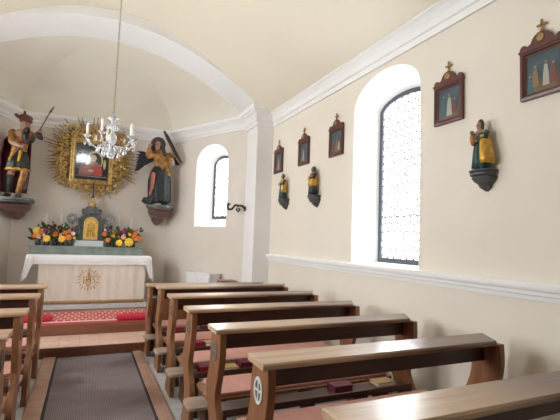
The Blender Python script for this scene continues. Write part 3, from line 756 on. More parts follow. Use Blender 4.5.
# ------------------------------------------------------------------ candles on the shelf
def candlestick(x, y, ztop, label):
    r = thing('candlestick', label, 'candlestick', (x, y, ZG), 0, 'altar candles among the flowers')
    zb = ztop - ZG - .22
    mb = MB(); mb.smooth = True
    mb.lathe([(.05, 0), (.05, .015), (.02, .03), (.014, .06), (.022, .10), (.012, .14), (.011, zb - .05), (.022, zb - .03), (.035, zb - .01), (.035, zb)], (0, 0, 0), 12); mb.build('stand', M['brass'], r)
    mb = MB(); mb.smooth = True; mb.lathe([(.013, zb - .01), (.013, zb + .21), (.010, zb + .218), (.002, zb + .22)], (0, 0, 0), 10); c = mb.build('candle', M['wax'], r)
    mb = MB(); mb.tube([(0, 0, zb + .218), (.001, 0, zb + .23)], .002, 5); mb.build('wick', M['black'], c)
candlestick(-.70, 8.80, 1.955, 'outer white altar candle behind the left flowers')
candlestick(-.45, 8.80, 1.965, 'inner white altar candle behind the left flowers')
candlestick(.56, 8.80, 1.965, 'inner white altar candle behind the right flowers')
candlestick(.80, 8.80, 1.96, 'outer white altar candle behind the right flowers')

# ------------------------------------------------------------------ flowers
def blossom(mb, c, r, petals=8, rows=3):
    c = Vector(c)
    mb.smooth = True
    mb.ball(c, r * .45, 8, 5)
    for k in range(rows):
        n = petals - k; tilt = .25 + .45 * k; rr = r * (1 - .22 * k)
        for j in range(n):
            a = 2 * PI * j / n + k * .5
            # facing -y and slightly up
            u = Vector((math.cos(a), -.15, math.sin(a))); w = Vector((0, -1, .15)).normalized()
            p = c + (u * math.cos(tilt) + w * math.sin(tilt)) * rr * .55
            mb.ball(p, (rr * .36, rr * .26, rr * .36), 7, 5)
def leafy(mb, c, d, l, w):
    c = Vector(c); d = Vector(d).normalized(); s = d.cross(Vector((0, 1, 0.3)));
    s = s.normalized() if s.length > .05 else Vector((1, 0, 0)); nn = d.cross(s)
    pts = [c, c + d * l * .3 + s * w, c + d * l * .7 + s * w * .7, c + d * l, c + d * l * .7 - s * w * .7, c + d * l * .3 - s * w, c + d * l * .5 + nn * w * .35]
    mb.add([tuple(p) for p in pts], [(0, 1, 6), (1, 2, 6), (2, 3, 6), (3, 4, 6), (4, 5, 6), (5, 0, 6)])
def bouquet(x, y, flowers, label, spread=.14, height=.25):
    r = thing('flower_vase', label, 'flowers', (x, y, ZG), 0, 'flower vases on the altar shelf')
    mb = MB(); mb.smooth = True
    mb.lathe([(.035, 0), (.045, .01), (.05, .05), (.04, .10), (.045, .125), (.04, .126), (.03, .10)], (0, 0, 0), 14); mb.build('vase', M['vase'], r)
    mb = MB()
    for k in range(46):
        a = random.uniform(0, 2 * PI); e = random.uniform(-.1, 1.4)
        rad = random.uniform(.2, 1.0); dx, dz = spread * rad * math.cos(a), abs(math.sin(e)) * height * rad
        c = (dx * .8, random.uniform(-.06, .06), .10 + dz)
        leafy(mb, c, (math.cos(a), random.uniform(-.6, .2), math.sin(e) * .8 + .1), random.uniform(.06, .11), random.uniform(.012, .024))
    for fx, fz, fr_, m in flowers: mb.tube([(0, 0, .06), (fx * .5, 0, (fz) * .5 + .05), (fx, -.02, fz)], .004, 5)
    mb.build('foliage', M['leaf'], r)
    for fx, fz, fr_, m in flowers:
        mb = MB(); blossom(mb, (fx, -.065 - random.uniform(0, .03), fz), fr_); mb.build('blossom', M[m], r)
ZV = ZG
bouquet(-.80, 8.70, [(-.03, .25, .065, 'yellow'), (.05, .24, .055, 'orange'), (.02, .16, .06, 'peach'), (-.05, .165, .05, 'orange'), (.0, .31, .03, 'yellow')], 'leftmost flower vase on the altar shelf, orange and peach blossoms')
bouquet(-.655, 8.66, [(.0, .125, .075, 'yellow'), (.055, .30, .035, 'wine'), (-.03, .27, .04, 'magenta'), (-.05, .19, .03, 'pinkf')], 'left flower vase with one large low yellow bloom, second from left', .11, .30)
bouquet(-.53, 8.73, [(.0, .23, .085, 'orange'), (-.03, .33, .035, 'wine'), (.05, .34, .03, 'wine')], 'left flower vase with one big orange bloom, third from left', .12, .34)
bouquet(-.42, 8.65, [(.01, .125, .072, 'yellow'), (.05, .24, .05, 'orange'), (-.02, .20, .025, 'pinkf')], 'left flower vase with yellow bloom below an orange one', .09, .26)
bouquet(-.28, 8.65, [(-.03, .155, .065, 'orange'), (.05, .23, .045, 'pinkf'), (-.02, .27, .045, 'orange'), (.06, .33, .035, 'magenta'), (.07, .15, .03, 'yellow')], 'flower vase directly left of the tabernacle, with pale pink bloom', .10, .30)
bouquet(.34, 8.65, [(-.04, .24, .05, 'orange'), (.03, .13, .052, 'orange'), (-.03, .32, .03, 'pinkf'), (.05, .31, .03, 'magenta')], 'flower vase directly right of the tabernacle, with orange blooms', .10, .30)
bouquet(.46, 8.72, [(.0, .20, .05, 'yellow'), (.09, .20, .042, 'pinkf'), (.03, .29, .05, 'yellow'), (.10, .30, .04, 'wine')], 'right flower vase with small yellow and pink blooms', .11, .30)
bouquet(.575, 8.64, [(.0, .085, .075, 'yellow'), (.07, .19, .055, 'peach'), (.07, .31, .05, 'magenta'), (-.01, .28, .04, 'wine')], 'right flower vase with low yellow bloom under magenta ones', .09, .28)
bouquet(.76, 8.65, [(-.01, .10, .098, 'yellow'), (.0, .25, .035, 'yellow')], 'right flower vase holding the largest yellow bloom', .08, .26)
bouquet(.84, 8.72, [(.0, .23, .075, 'orange'), (.09, .17, .07, 'orange'), (-.06, .27, .06, 'orange'), (.03, .16, .04, 'peach'), (.03, .31, .04, 'orange')], 'rightmost flower vase on the altar shelf, cluster of orange blooms', .17, .30)

# ------------------------------------------------------------------ altarpiece
ap = thing('altarpiece', 'gilded sunburst frame with dark painting hanging above the altar', 'altarpiece', (0.04, 8.93, 2.57))
ap.rotation_euler = (math.radians(3.5), 0, 0)
# local: x right, z up, front -y; painting -.40..+.33 x 0..0.9
PX0, PX1, PZ0, PZ1 = -.335, .26, .10, .80
PC = ((PX0 + PX1) / 2, (PZ0 + PZ1) / 2 + .08)
mb = MB()
nr = 150
PC = ((PX0 + PX1) / 2, .52)
for k in range(nr):
    a = 2 * PI * k / nr
    ex = 1 / ((abs(math.cos(a)) ** 3 + abs(math.sin(a)) ** 3) ** (1 / 3))
    jl = random.uniform(.80, 1.03) * ex * (.90 if k % 2 else 1.0)
    if math.sin(a) < -.5: jl *= .86
    p1 = Vector((PC[0] + .86 * jl * math.cos(a), -.03 + .016 * (k % 4), PC[1] + .80 * jl * math.sin(a)))
    p0 = Vector((PC[0] + .36 * math.cos(a), -.015 + .006 * (k % 4), PC[1] + .38 * math.sin(a)))
    t_ = Vector((-math.sin(a), 0, math.cos(a))) * .017
    y_ = Vector((0, .013, 0))
    mb.add([tuple(p0 - t_ * 1.2), tuple(p0 - y_), tuple(p0 + t_ * 1.2), tuple(p0 + y_), tuple(p1 - t_ * .45), tuple(p1 - y_ * .3), tuple(p1 + t_ * .45), tuple(p1 + y_ * .3)],
           [(0, 1, 5, 4), (1, 2, 6, 5), (2, 3, 7, 6), (3, 0, 4, 7), (4, 5, 6, 7), (3, 2, 1, 0)])
mb.build('sun_rays', M['gold_dark'], ap)
SIDES = {k: MB() for k in 'LRTB'}
def side_of(c):
    dx, dz = c[0] - PC[0], c[1] - .45
    return SIDES[('R' if dx > 0 else 'L') if abs(dx) > abs(dz) else ('T' if dz > 0 else 'B')]
def scroll(c, r, a0, turns, rad, flip=1):
    mb = side_of(c); mb.smooth = True
    pts = []; rr = []
    m_ = 22
    for k in range(m_ + 1):
        t_ = k / m_; a = a0 + flip * turns * 2 * PI * t_; q = r * (1 - .78 * t_)
        pts.append((c[0] + q * math.cos(a), -.055 - .02 * t_, c[1] + q * math.sin(a))); rr.append(rad * (1 - .4 * t_))
    mb.tube(pts, rr, 7)
    mb.ball((c[0], -.08, c[1]), rad * 1.3, 8, 5)
xs0, xs1 = PX0 - .09, PX1 + .09
for z in (.02, .20, .38, .56, .74, .90):
    scroll((xs0 - .09, z), .075, 0.3 + z, 1.3, .019, 1); scroll((xs1 + .09, z), .075, PI - .3 - z, 1.3, .019, -1)
    scroll((xs0 - .19, z + .08), .05, 1, 1.1, .012, -1); scroll((xs1 + .19, z + .08), .05, 2, 1.1, .012, 1)
for k in range(7):
    x = PX0 - .03 + (PX1 - PX0 + .06) * k / 6; f_ = 1 if k % 2 else -1
    scroll((x, PZ1 + .16), .065, 4.5, 1.2, .019, f_); scroll((x + .04, PZ1 + .27), .05, 4.0, 1.1, .013, -f_)
    scroll((x, PZ0 - .16), .06, 1.5, 1.2, .019, f_)
for k in range(150):
    a = 2 * PI * k / 150 + random.uniform(-.03, .03); ex = 1 / ((abs(math.cos(a)) ** 5 + abs(math.sin(a)) ** 5) ** .2)
    q = random.uniform(.88, 1.42)
    c = Vector((PC[0] + .42 * q * ex * math.cos(a), -.045 - random.uniform(0, .03), PC[1] - .05 + .50 * q * ex * math.sin(a)))
    mb = side_of((c.x, c.z)); mb.smooth = True
    b_ = a + random.uniform(-1.2, 1.2); d_ = Vector((math.cos(b_), random.uniform(-.4, .1), math.sin(b_)))
    mb.capsule(c, c + d_ * random.uniform(.03, .07), random.uniform(.016, .030), .008, 6)
for k in 'LRTB': SIDES[k].build('carved_scrollwork', M['gold'], ap)
mb = MB()
def frame_ring(mb, x0, x1, z0, z1, prof):
    rs = []
    for w, y in prof: rs.append([(x0 - w, y, z0 - w), (x1 + w, y, z0 - w), (x1 + w, y, z1 + w), (x0 - w, y, z1 + w)])
    rs.append(rs[0]); mb.rings(rs, False, False)
frame_ring(mb, PX0, PX1, PZ0, PZ1, [(0, -.06), (.02, -.085), (.045, -.08), (.06, -.10), (.085, -.09), (.085, 0.02), (0, 0.02)])
mb.build('inner_frame', M['gold'], ap)
mb = MB()
mb.cur = 0; mb.box((PX0 - .01, -.05, PZ0 - .01), (PX1 + .01, -.02, PZ1 + .01))
def blob(mi, cx, cz, rx, rz, y, n=20, top=1.0):
    mb.cur = mi
    mb.rings([[(cx + k2 * rx * math.cos(2 * PI * j / n), yy, cz + k2 * rz * math.sin(2 * PI * j / n)) for j in range(n)] for yy, k2 in ((-.05, 1), (y, .96))])
pcx, pcz = (PX0 + PX1) / 2, (PZ0 + PZ1) / 2
def Q(pts): return [(pcx + .80 * (x + .033), pcz + .80 * (z - .46)) for x, z in pts]
def blobq(mi, cx, cz, rx, rz, y): c = Q([(cx, cz)])[0]; blob(mi, c[0], c[1], rx * .8, rz * .8, y)
blobq(4, .02, .50, .19, .24, -.0515); blobq(0, .02, .49, .165, .21, -.052)
def poly(mi, pts, y):
    mb.cur = mi; mb.prism(Q(pts), -.05, y, 'y')
poly(1, [(-.32, .13), (.20, .13), (.21, .28), (.13, .42), (.02, .50), (-.12, .46), (-.25, .38), (-.31, .26)], -.0525)
poly(2, [(.0, .13), (.21, .13), (.20, .24), (.10, .36), (.03, .40), (.02, .25)], -.053)
blobq(3, .0, .55, .065, .085, -.0535); blobq(3, -.14, .43, .05, .06, -.0535); blobq(3, -.05, .24, .07, .035, -.0535)
poly(5, [(-.38, .09), (.31, .09), (.31, .115), (-.38, .115)], -.0525)
blobq(4, .25, .42, .03, .12, -.0515)
mb.build('painting', [M['pic_dark'], M['pic_rose'], M['pic_scarlet'], M['pic_face'], M['pic_gold'], M['pic_line']], ap)

# ------------------------------------------------------------------ statues
def loft(mb, secs, n=28, folds=0, amp=0.0, a0=0.0, a1=2 * PI, twist=0.0):
    closed = abs(a1 - a0 - 2 * PI) < 1e-6; m_ = n if closed else n + 1
    rs = []
    for i, (cx, cy, cz, rx, ry) in enumerate(secs):
        k = i / max(1, len(secs) - 1); ring = []
        for j in range(m_):
            a = a0 + (a1 - a0) * j / n; q = 1 + amp * k * math.sin(folds * a + twist * k) if folds else 1
            ring.append((cx + rx * q * math.cos(a), cy + ry * q * math.sin(a), cz))
        rs.append(ring)
    mb.smooth = True; mb.rings(rs, closed=closed); return mb
def hand(mb, wrist, palm, fdir, s, curl=(0, -.6, -.4)):
    """palm block, four curled fingers, side thumb; all capsules that merge in the remesh"""
    w = Vector(wrist); p = Vector(palm); f = Vector(fdir).normalized(); ax = (p - w).normalized()
    side = ax.cross(f); side = side.normalized() if side.length > .05 else Vector((0, 1, 0))
    mb.capsule(w, p, .026 * s, .034 * s)
    for k in range(4):
        b = p + side * (.020 * (k - 1.5)) * s; l = (.05, .058, .055, .042)[k] * s
        m1 = b + (ax * .6 + f * .8).normalized() * l * .6; m2 = m1 + (f * .8 - ax * .6).normalized() * l * .55
        mb.capsule(b, m1, .0105 * s, .0095 * s, 7); mb.capsule(m1, m2, .0095 * s, .0085 * s, 7)
    tb_ = p - ax * .02 * s - side * .03 * s
    mb.capsule(tb_, tb_ + (f * .7 - side * .5 + ax * .3).normalized() * .045 * s, .012 * s, .009 * s, 7)
def head(mb, c, s, yaw):
    c = Vector(c); R = Matrix.Rotation(yaw, 3, 'Z')
    def q(x, y, z): return tuple(c + R @ Vector((x, y, z)) * s)
    mb.ball(q(0, .01, .015), (.075 * s, .09 * s, .10 * s), 14, 10); mb.ball(q(0, -.015, -.045), (.055 * s, .065 * s, .065 * s), 12, 8)
    mb.capsule(q(0, -.085, .012), q(0, -.105, -.022), .010 * s, .017 * s, 8)     # nose
    mb.capsule(q(-.022, -.082, -.058), q(.022, -.082, -.058), .008 * s, .008 * s, 7)   # mouth
    mb.ball(q(0, -.07, -.09), (.024 * s, .02 * s, .02 * s), 8, 6)                    # chin
    for sx in (-1, 1):
        mb.capsule(q(sx * .016, -.082, .035), q(sx * .05, -.07, .032), .010 * s, .008 * s, 7)  # brow
        mb.ball(q(sx * .078, .02, -.01), (.014 * s, .022 * s, .034 * s), 8, 6)        # ear
    return q
def eyes(parent, q, s):
    for sx in (-1, 1):
        mb = MB(); mb.smooth = True; mb.ball(q(sx * .032, -.078, .012), .011 * s, 8, 6); mb.build('eye', M['black'], parent)

def corbel(parent, top, z_top, w, dpt, zbot, back, mats, slab=.05, bl=None, br=None):
    """moulded slab plus tapering corbel, local coordinates; back = extra depth to the wall"""
    cx, cy = top
    mb = MB(); mb.smooth = False
    poly_ = [(cx + w * math.cos(a), cy - dpt * math.sin(a)) for a in [PI * k / 10 for k in range(11)]]
    poly_ += [(cx - w if bl is None else bl, cy + back), (cx + w if br is None else br, cy + back)]
    mb.prism(poly_, z_top - slab, z_top, 'z'); mb.prism([(cx + (x - cx) * .9, cy + (y - cy) * .9) for x, y in poly_], z_top - slab - .03, z_top - slab, 'z')
    mb.build('slab', mats[0], parent, 0.008)
    rs = []
    H = z_top - slab - .03 - zbot
    for t_, k in ((0, .80), (.15, .85), (.35, .72), (.55, .50), (.75, .42), (.88, .26), (1, .10)):
        z = z_top - slab - .03 - H * t_
        rs.append([(cx + (x - cx) * k, (cy + back) + (y - cy - back) * k, z) for x, y in poly_])
    mb = MB(); mb.smooth = False; mb.rings(rs); mb.build('bracket', mats[1], parent, 0.006)

# --- warrior saint on the left
S = thing('saint_statue', 'painted carved warrior saint with lance, on the console left of the altarpiece', 'statue', (-1.14, 8.44, 2.18), 0.0)
mb = MB()
# legs: standing leg behind, forward bent leg
mb.capsule((-.12, .04, .70), (-.15, .05, .38), .085, .062); mb.capsule((-.15, .05, .38), (-.16, .07, .06), .060, .040); mb.capsule((-.16, .06, .03), (-.19, -.08, .025), .036, .028)
mb.capsule((.05, 0, .70), (.09, -.10, .42), .085, .06); mb.capsule((.09, -.10, .42), (.0, .0, .08), .056, .038); mb.capsule((.0, .0, .035), (.05, -.13, .028), .036, .028)
mb.capsule((-.04, .02, .72), (-.03, .02, .92), .13, .115); mb.capsule((-.03, .02, .92), (-.02, 0, 1.10), .125, .13)
mb.capsule((-.15, .02, 1.12), (.12, -.02, 1.12), .07, .07); mb.capsule((0, 0, 1.14), (.03, -.02, 1.24), .052, .048)
q = head(mb, (.045, -.03, 1.29), 1.0, .55)
# right-hand arm reaching up to the lance, other arm crossing the chest
mb.capsule((.14, -.02, 1.13), (.17, -.13, 1.03), .058, .045); mb.capsule((.17, -.13, 1.03), (.27, -.14, 1.17), .044, .030); hand(mb, (.27, -.14, 1.17), (.305, -.15, 1.21), (.2, -.3, -.9), 1.0)
mb.capsule((-.16, 0, 1.12), (-.14, -.14, .95), .058, .046); mb.capsule((-.14, -.14, .95), (.0, -.20, .89), .043, .030); hand(mb, (.0, -.20, .89), (.04, -.20, .88), (.2, -.4, .6), 1.0)
body = remesh_build(mb, 'body', M['skin'], S, 0.009)
eyes(body, q, 1.0)
mb = MB(); mb.smooth = True
mb.ball(q(0, -.055, -.085), (.058, .05, .055), 10, 7); mb.ball(q(0, -.08, -.05), (.035, .02, .012), 8, 5)
mb.build('beard', M['hair'], S)
mb = MB(); mb.smooth = True
mb.lathe([(.105, 0), (.115, .015), (.10, .03), (.092, .06), (.07, .10), (.03, .125), (.005, .13)], q(0, .005, .055), 16)
for k in range(9):
    a = k / 8 * PI; c = q(-.09 + .18 * k / 8, .02, .14 + .02 * math.sin(a)); mb.ball(c, (.035, .03, .038 + .012 * (k % 2)), 8, 6)
mb.capsule(q(-.09, .03, .12), q(-.17, .03, .15), .04, .03); mb.capsule(q(-.02, .02, .16), q(-.03, .02, .24), .032, .022)
mb.build('plumed_helmet', M['hat'], S)
mb = MB(); loft(mb, [(-.02, 0, 1.16, .11, .085), (-.02, 0, 1.10, .165, .12), (-.03, 0, 1.0, .15, .125), (-.035, .01, .88, .13, .12), (-.04, .01, .80, .142, .127)], 24)
mb.capsule((.13, -.02, 1.13), (.165, -.11, 1.05), .075, .06); mb.capsule((-.16, 0, 1.13), (-.145, -.12, .98), .078, .062)
mb.build('ochre_cuirass', M['ochre'], S)
mb = MB(); mb.capsule((.17, -.13, 1.03), (.19, -.135, 1.07), .058, .05); mb.capsule((.06, -.11, 1.10), (.09, -.12, 1.0), .06, .05); mb.smooth = True; mb.build('dark_sleeve', M['darkgreen'], S)
mb = MB(); loft(mb, [(-.04, .01, .82, .14, .125), (-.035, 0, .72, .165, .145), (-.03, -.01, .60, .185, .165), (-.03, -.015, .50, .20, .175)], 48, 9, .09); mb.build('skirt', M['darkgreen'], S)
mb = MB(); loft(mb, [(-.03, -.015, .515, .203, .179), (-.03, -.015, .485, .206, .182)], 48, 9, .09); 
for k in range(2): mb.capsule((-.10 + .11 * k, -.14, .80), (-.15 + .14 * k, -.165, .64), .032, .02)
mb.build('gold_fringe', M['gold_soft'], S)
for nm, p0, p1 in (('greave', (.085, -.105, .40), (.01, -.01, .12)), ('greave', (-.15, .045, .38), (-.16, .065, .12))):
    mb = MB(); mb.smooth = True; mb.capsule(p0, p1, .062, .046); mb.ball(p0, .066); mb.build(nm, M['ochre'] if p0[0] > 0 else M['darkgreen'], S)
for p0, p1 in (((.0, .0, .045), (.06, -.14, .034)), ((-.16, .06, .045), (-.195, -.09, .034))):
    mb = MB(); mb.smooth = True; mb.capsule(p0, p1, .045, .034); mb.build('boot', M['darkgreen'], S)
mb = MB(); mb.smooth = True
loft(mb, [(-.03, .05, 1.15, .17, .10), (-.08, .07, 1.0, .23, .15), (-.09, .08, .75, .24, .15), (-.09, .08, .45, .24, .15), (-.09, .09, .2, .22, .13), (-.08, .09, .10, .20, .12)], 40, 8, .10, PI * .05, PI * 1.12)
o = mb.build('cape', M['redcape'], S); s = o.modifiers.new('s', 'SOLIDIFY'); s.thickness = .025
mb = MB(); mb.smooth = True; mb.tube([(-.13, -.20, .66), (.02, -.215, .88), (.30, -.185, 1.215), (.47, -.16, 1.62)], [.010, .011, .011, .009]); mb.capsule((.445, -.163, 1.56), (.50, -.155, 1.66), .018, .010); mb.build('lance', M['hat'], S)
mb = MB(); mb.smooth = True; mb.capsule((.255, -.135, 1.13), (.30, -.13, 1.08), .05, .035); mb.capsule((.30, -.135, 1.13), (.335, -.13, 1.07), .045, .03); mb.build('gauntlet_cuff', M['darkgreen'], S)
S.scale = (.92, .95, 1)
Wc = thing('wall_console', 'marble console carrying the warrior saint statue on the left', 'console', (-1.14, 8.44, 2.18))
corbel(Wc, (-.04, .0), 0.0, .30, .27, -.36, .53, (M['marble_grey'], M['marble_red']), bl=-.10, br=.22)

# --- angel on the right
S = thing('angel_statue', 'painted carved winged angel in orange tunic, on the console right of the altarpiece', 'statue', (1.27, 8.60, 2.23), 0.0)
mb = MB()
mb.capsule((.06, .02, .62), (.10, -.02, .34), .09, .065); mb.capsule((.10, -.02, .34), (.10, .05, .06), .06, .04); mb.capsule((.10, .04, .03), (.14, -.09, .026), .036, .028)
mb.capsule((-.06, .02, .62), (-.13, -.08, .36), .09, .066); mb.capsule((-.13, -.08, .36), (-.16, 0, .07), .06, .04); mb.capsule((-.16, -.01, .035), (-.20, -.13, .03), .036, .028)
mb.capsule((0, .02, .64), (.03, .01, .84), .125, .115); mb.capsule((.03, .01, .84), (.02, -.01, 1.02), .12, .12)
mb.capsule((-.13, -.01, 1.05), (.16, .01, 1.03), .065, .065); mb.capsule((-.01, -.02, 1.06), (-.055, -.05, 1.14), .05, .047)
q = head(mb, (-.085, -.07, 1.20), .95, -.45)
mb.capsule((-.15, -.01, 1.05), (-.25, -.10, .98), .056, .044); mb.capsule((-.25, -.10, .98), (-.255, -.14, 1.14), .043, .030); hand(mb, (-.255, -.14, 1.14), (-.25, -.145, 1.18), (.6, -.5, .3), .95)
mb.capsule((.17, 0, 1.03), (.22, -.08, .86), .056, .045); mb.capsule((.22, -.08, .86), (.19, -.20, .88), .042, .030); hand(mb, (.19, -.20, .88), (.18, -.23, .90), (-.4, -.2, .7), .95)
body = remesh_build(mb, 'body', M['skin'], S, 0.009)
eyes(body, q, .95)
mb = MB(); mb.smooth = True
for k in range(26):
    a = -.5 + (PI + 1.0) * k / 25
    c = q(.10 * math.cos(a), .01 + .01 * (k % 2), .03 + .105 * math.sin(a)); mb.ball(c, .058, 8, 6)
for k in range(14): a = 2 * PI * k / 14; mb.ball(q(.06 * math.cos(a), .06, .03 + .08 * math.sin(a)), .055, 8, 6)
for sx in (-1, 1):
    for k in range(5): mb.ball(q(sx * (.105 + .012 * k), .0, -.02 - .042 * k), .046 - .003 * k, 8, 6)
mb.build('curly_hair', M['hair'], S)
mb = MB(); loft(mb, [(0, -.01, 1.09, .10, .08), (.01, -.005, 1.04, .185, .115), (.02, 0, .93, .165, .13), (.03, .005, .80, .15, .13), (.05, 0, .70, .175, .145), (.08, -.01, .60, .17, .14)], 32, 6, .06)
mb.capsule((-.14, -.01, 1.05), (-.24, -.09, .98), .075, .066); mb.capsule((-.25, -.10, .98), (-.255, -.13, 1.08), .066, .05)
mb.capsule((.17, 0, 1.03), (.215, -.07, .88), .074, .06); mb.smooth = True
mb.build('orange_tunic', M['ochre'], S)
mb = MB(); mb.smooth = True; mb.capsule((.215, -.10, .86), (.195, -.18, .875), .05, .042); mb.build('white_cuff', M['pic_white'], S)
mb = MB(); loft(mb, [(.02, .01, .78, .155, .135), (.01, 0, .66, .20, .165), (.0, -.005, .5, .225, .18), (.01, 0, .3, .225, .18), (.02, .01, .12, .215, .17), (.02, .01, .06, .20, .165)], 56, 9, .10, twist=.8); mb.build('dark_robe', M['darkgreen'], S)
mb = MB(); mb.smooth = True; mb.capsule((-.155, -.175, .60), (-.165, -.185, .38), .042, .036); mb.capsule((-.165, -.185, .38), (-.20, -.17, .20), .03, .022); mb.build('red_sash', M['pinkred'], S)
for p0, p1 in (((-.16, -.01, .045), (-.215, -.15, .036)), ((.10, .04, .045), (.145, -.10, .034))):
    mb = MB(); mb.smooth = True; mb.capsule(p0, p1, .046, .034); mb.build('boot', M['darkgreen'], S)
mb = MB(); mb.smooth = True
for k in range(9): mb.ball((-.17 - .09 * math.sin(k * 1.3), -.10 + .05 * math.cos(k * 2.1), .03 + .012 * k), (.06, .05, .045), 8, 6)
mb.capsule((-.20, -.12, .08), (-.31, -.14, .06), .05, .035); mb.build('base_rocks', M['darkgreen'], S)
def wing_mesh(root_pt, tip, width, curve, n=9):
    mb = MB(); root_pt = Vector(root_pt); tip = Vector(tip); d_ = tip - root_pt; nrm = Vector((0, 1, 0)); side = d_.cross(nrm).normalized()
    for k in range(n):
        t_ = k / (n - 1)
        b = root_pt + d_ * (t_ * .45); e = root_pt + d_ * (.45 + .55 * t_ ** .8) + side * width * (1 - t_) ** 1.2 * curve
        w = .034; dirn = (e - b).normalized(); s2 = dirn.cross(nrm).normalized() * w; off = Vector((0, .006 * (k % 2) + .004 * k, 0))
        pts = [b - s2 * .6, b + s2 * .6, b + (e - b) * .7 + s2, e, b + (e - b) * .7 - s2]
        mb.add([tuple(p + off) for p in pts] + [tuple(p + off + Vector((0, .014, 0))) for p in pts], [(0, 1, 2, 3, 4), (9, 8, 7, 6, 5)] + [(i, i + 5, (i + 1) % 5 + 5, (i + 1) % 5) for i in range(5)])
    mb.smooth = True; mb.capsule(root_pt, root_pt + d_ * .5, .05, .03); mb.smooth = False
    return mb
wing_mesh((-.10, .10, 1.0), (-.49, .06, .66), .30, -1).build('wing', M['wing'], S)
wing_mesh((.10, .10, .98), (.40, .02, .885), .13, 1).build('wing', M['wing'], S)
mb = MB(); mb.smooth = True; mb.tube([(.035, .03, 1.54), (.11, -.02, 1.40), (.26, -.1, 1.10), (.41, -.08, .90)], [.022, .042, .038, .010]); mb.build('dark_staff', M['hair'], S)
Wc = thing('wall_console', 'grey and red marble console carrying the winged angel on the right', 'console', (1.27, 8.60, 2.23))
corbel(Wc, (.03, .0), 0.0, .27, .24, -.40, .38, (M['marble_grey'], M['marble_red']), bl=-.12, br=.22)

# ------------------------------------------------------------------ right-wall plaques (facing -x): local x right = -y world, front -y local
RW = -PI / 2
def plaque(yc, zb, label, figs, w=.315, h=.375):
    r = thing('station_picture', label, 'picture', (XR - .002, yc, zb), RW, 'stations of the cross pictures')
    hw = w / 2
    mb = MB(); frame_ring(mb, -hw + .042, hw - .042, .05, h - .05, [(0, -.018), (.012, -.024), (.02, -.036), (.042, -.032), (.042, 0), (0, 0)])
    mb.build('frame', M['frame_red'], r, 0.002)
    mb = MB()
    ped = [(-hw, h - .008), (hw, h - .008), (hw, h + .03)] + [(hw - .012 - .018 * math.cos(PI * k / 5) * -1 - .018, h + .03 + .018 * math.sin(PI * k / 5)) for k in range(1, 5)]
    ped = [(-hw, h - .008), (hw, h - .008), (hw, h + .025), (hw - .015, h + .045), (hw - .04, h + .045), (hw - .055, h + .028), (.075, h + .04), (.065, h + .066), (.045, h + .089), (.02, h + .102),
           (-.02, h + .102), (-.045, h + .089), (-.065, h + .066), (-.075, h + .04), (-hw + .055, h + .028), (-hw + .04, h + .045), (-hw + .015, h + .045), (-hw, h + .025)]
    mb.prism(ped, -.032, 0, 'y'); mb.box((-hw - .006, -.04, h - .012), (hw + .006, 0, h + .008))
    pd = mb.build('pediment', M['frame_red'], r, 0.003)
    mb = MB(); mb.smooth = True; mb.lathe([(.03, 0), (.03, .004), (.02, .006)], (0, 0, 0), 12); o = mb.build('number_boss', M['brass'], pd, loc=(0, -.033, h + .058)); o.rotation_euler = (PI / 2, 0, 0)
    mb = MB(); zc = h + .10; mb.box((-.007, -.024, zc), (.007, -.012, zc + .085)); mb.box((-.027, -.024, zc + .047), (.027, -.012, zc + .060)); 
    for c in ((0, zc + .085), (-.028, zc + .0535), (.028, zc + .0535)): mb.ball((c[0], -.018, c[1]), .010, 7, 5)
    mb.ball((0, -.018, zc + .004), .016, 8, 5)
    mb.build('cross', M['brass'], r)
    mb = MB(); mb.box((-hw + .04, -.012, .045), (hw - .04, 0, h - .045))
    iw = hw - .042; z0 = .05; ih = h - .10
    mb.cur = 1; mb.prism([(-iw, z0), (iw, z0), (iw, z0 + .06), (0, z0 + .08), (-iw, z0 + .065)], -.0135, -.012, 'y')
    for (fx, fz, fh, fw, mi) in figs:
        mb.cur = mi; b = z0 + fz * ih; x = fx * iw; H = fh * ih; W = fw * iw
        mb.prism([(x - W, b), (x + W, b), (x + W * .8, b + H * .45), (x + W * .45, b + H * .78), (x - W * .45, b + H * .78), (x - W * .85, b + H * .45)], -.015, -.012, 'y')
        mb.cur = 6; mb.rings([[(x + W * .33 * math.cos(2 * PI * j / 12), yy, b + H * .88 + W * .4 * math.sin(2 * PI * j / 12)) for j in range(12)] for yy in (-.012, -.016)])
    mb.build('painted_scene', [M['pic_sky'], M['pic_ground'], M['pic_white'], M['pic_blue'], M['pic_red'], M['pic_ochre'], M['skin']], r)
plaque(6.235, 2.725, 'dark red framed station picture nearest the chancel pilaster', [(.0, .08, .75, .22, 2), (.55, .1, .6, .2, 4)])
plaque(5.345, 2.725, 'dark red framed station picture second from the chancel pilaster', [(-.1, .1, .7, .22, 2), (.5, .1, .5, .2, 3)])
plaque(4.465, 2.71, 'station picture just left of the tall window, dark red frame', [(.05, .05, .62, .28, 5), (.5, .1, .5, .2, 2), (-.5, .1, .5, .2, 4)])
plaque(2.635, 2.685, 'station picture right of the tall window, blue and white figures walking', [(-.5, .1, .75, .26, 3), (.05, .1, .75, .26, 2), (.55, .15, .5, .2, 4)])
plaque(1.80, 2.672, 'rightmost station picture at the picture edge, white figure under blue sky', [(-.45, .15, .6, .24, 5), (.2, .12, .7, .2, 2), (.65, .12, .6, .24, 4), (-.8, .02, .5, .2, 3)])

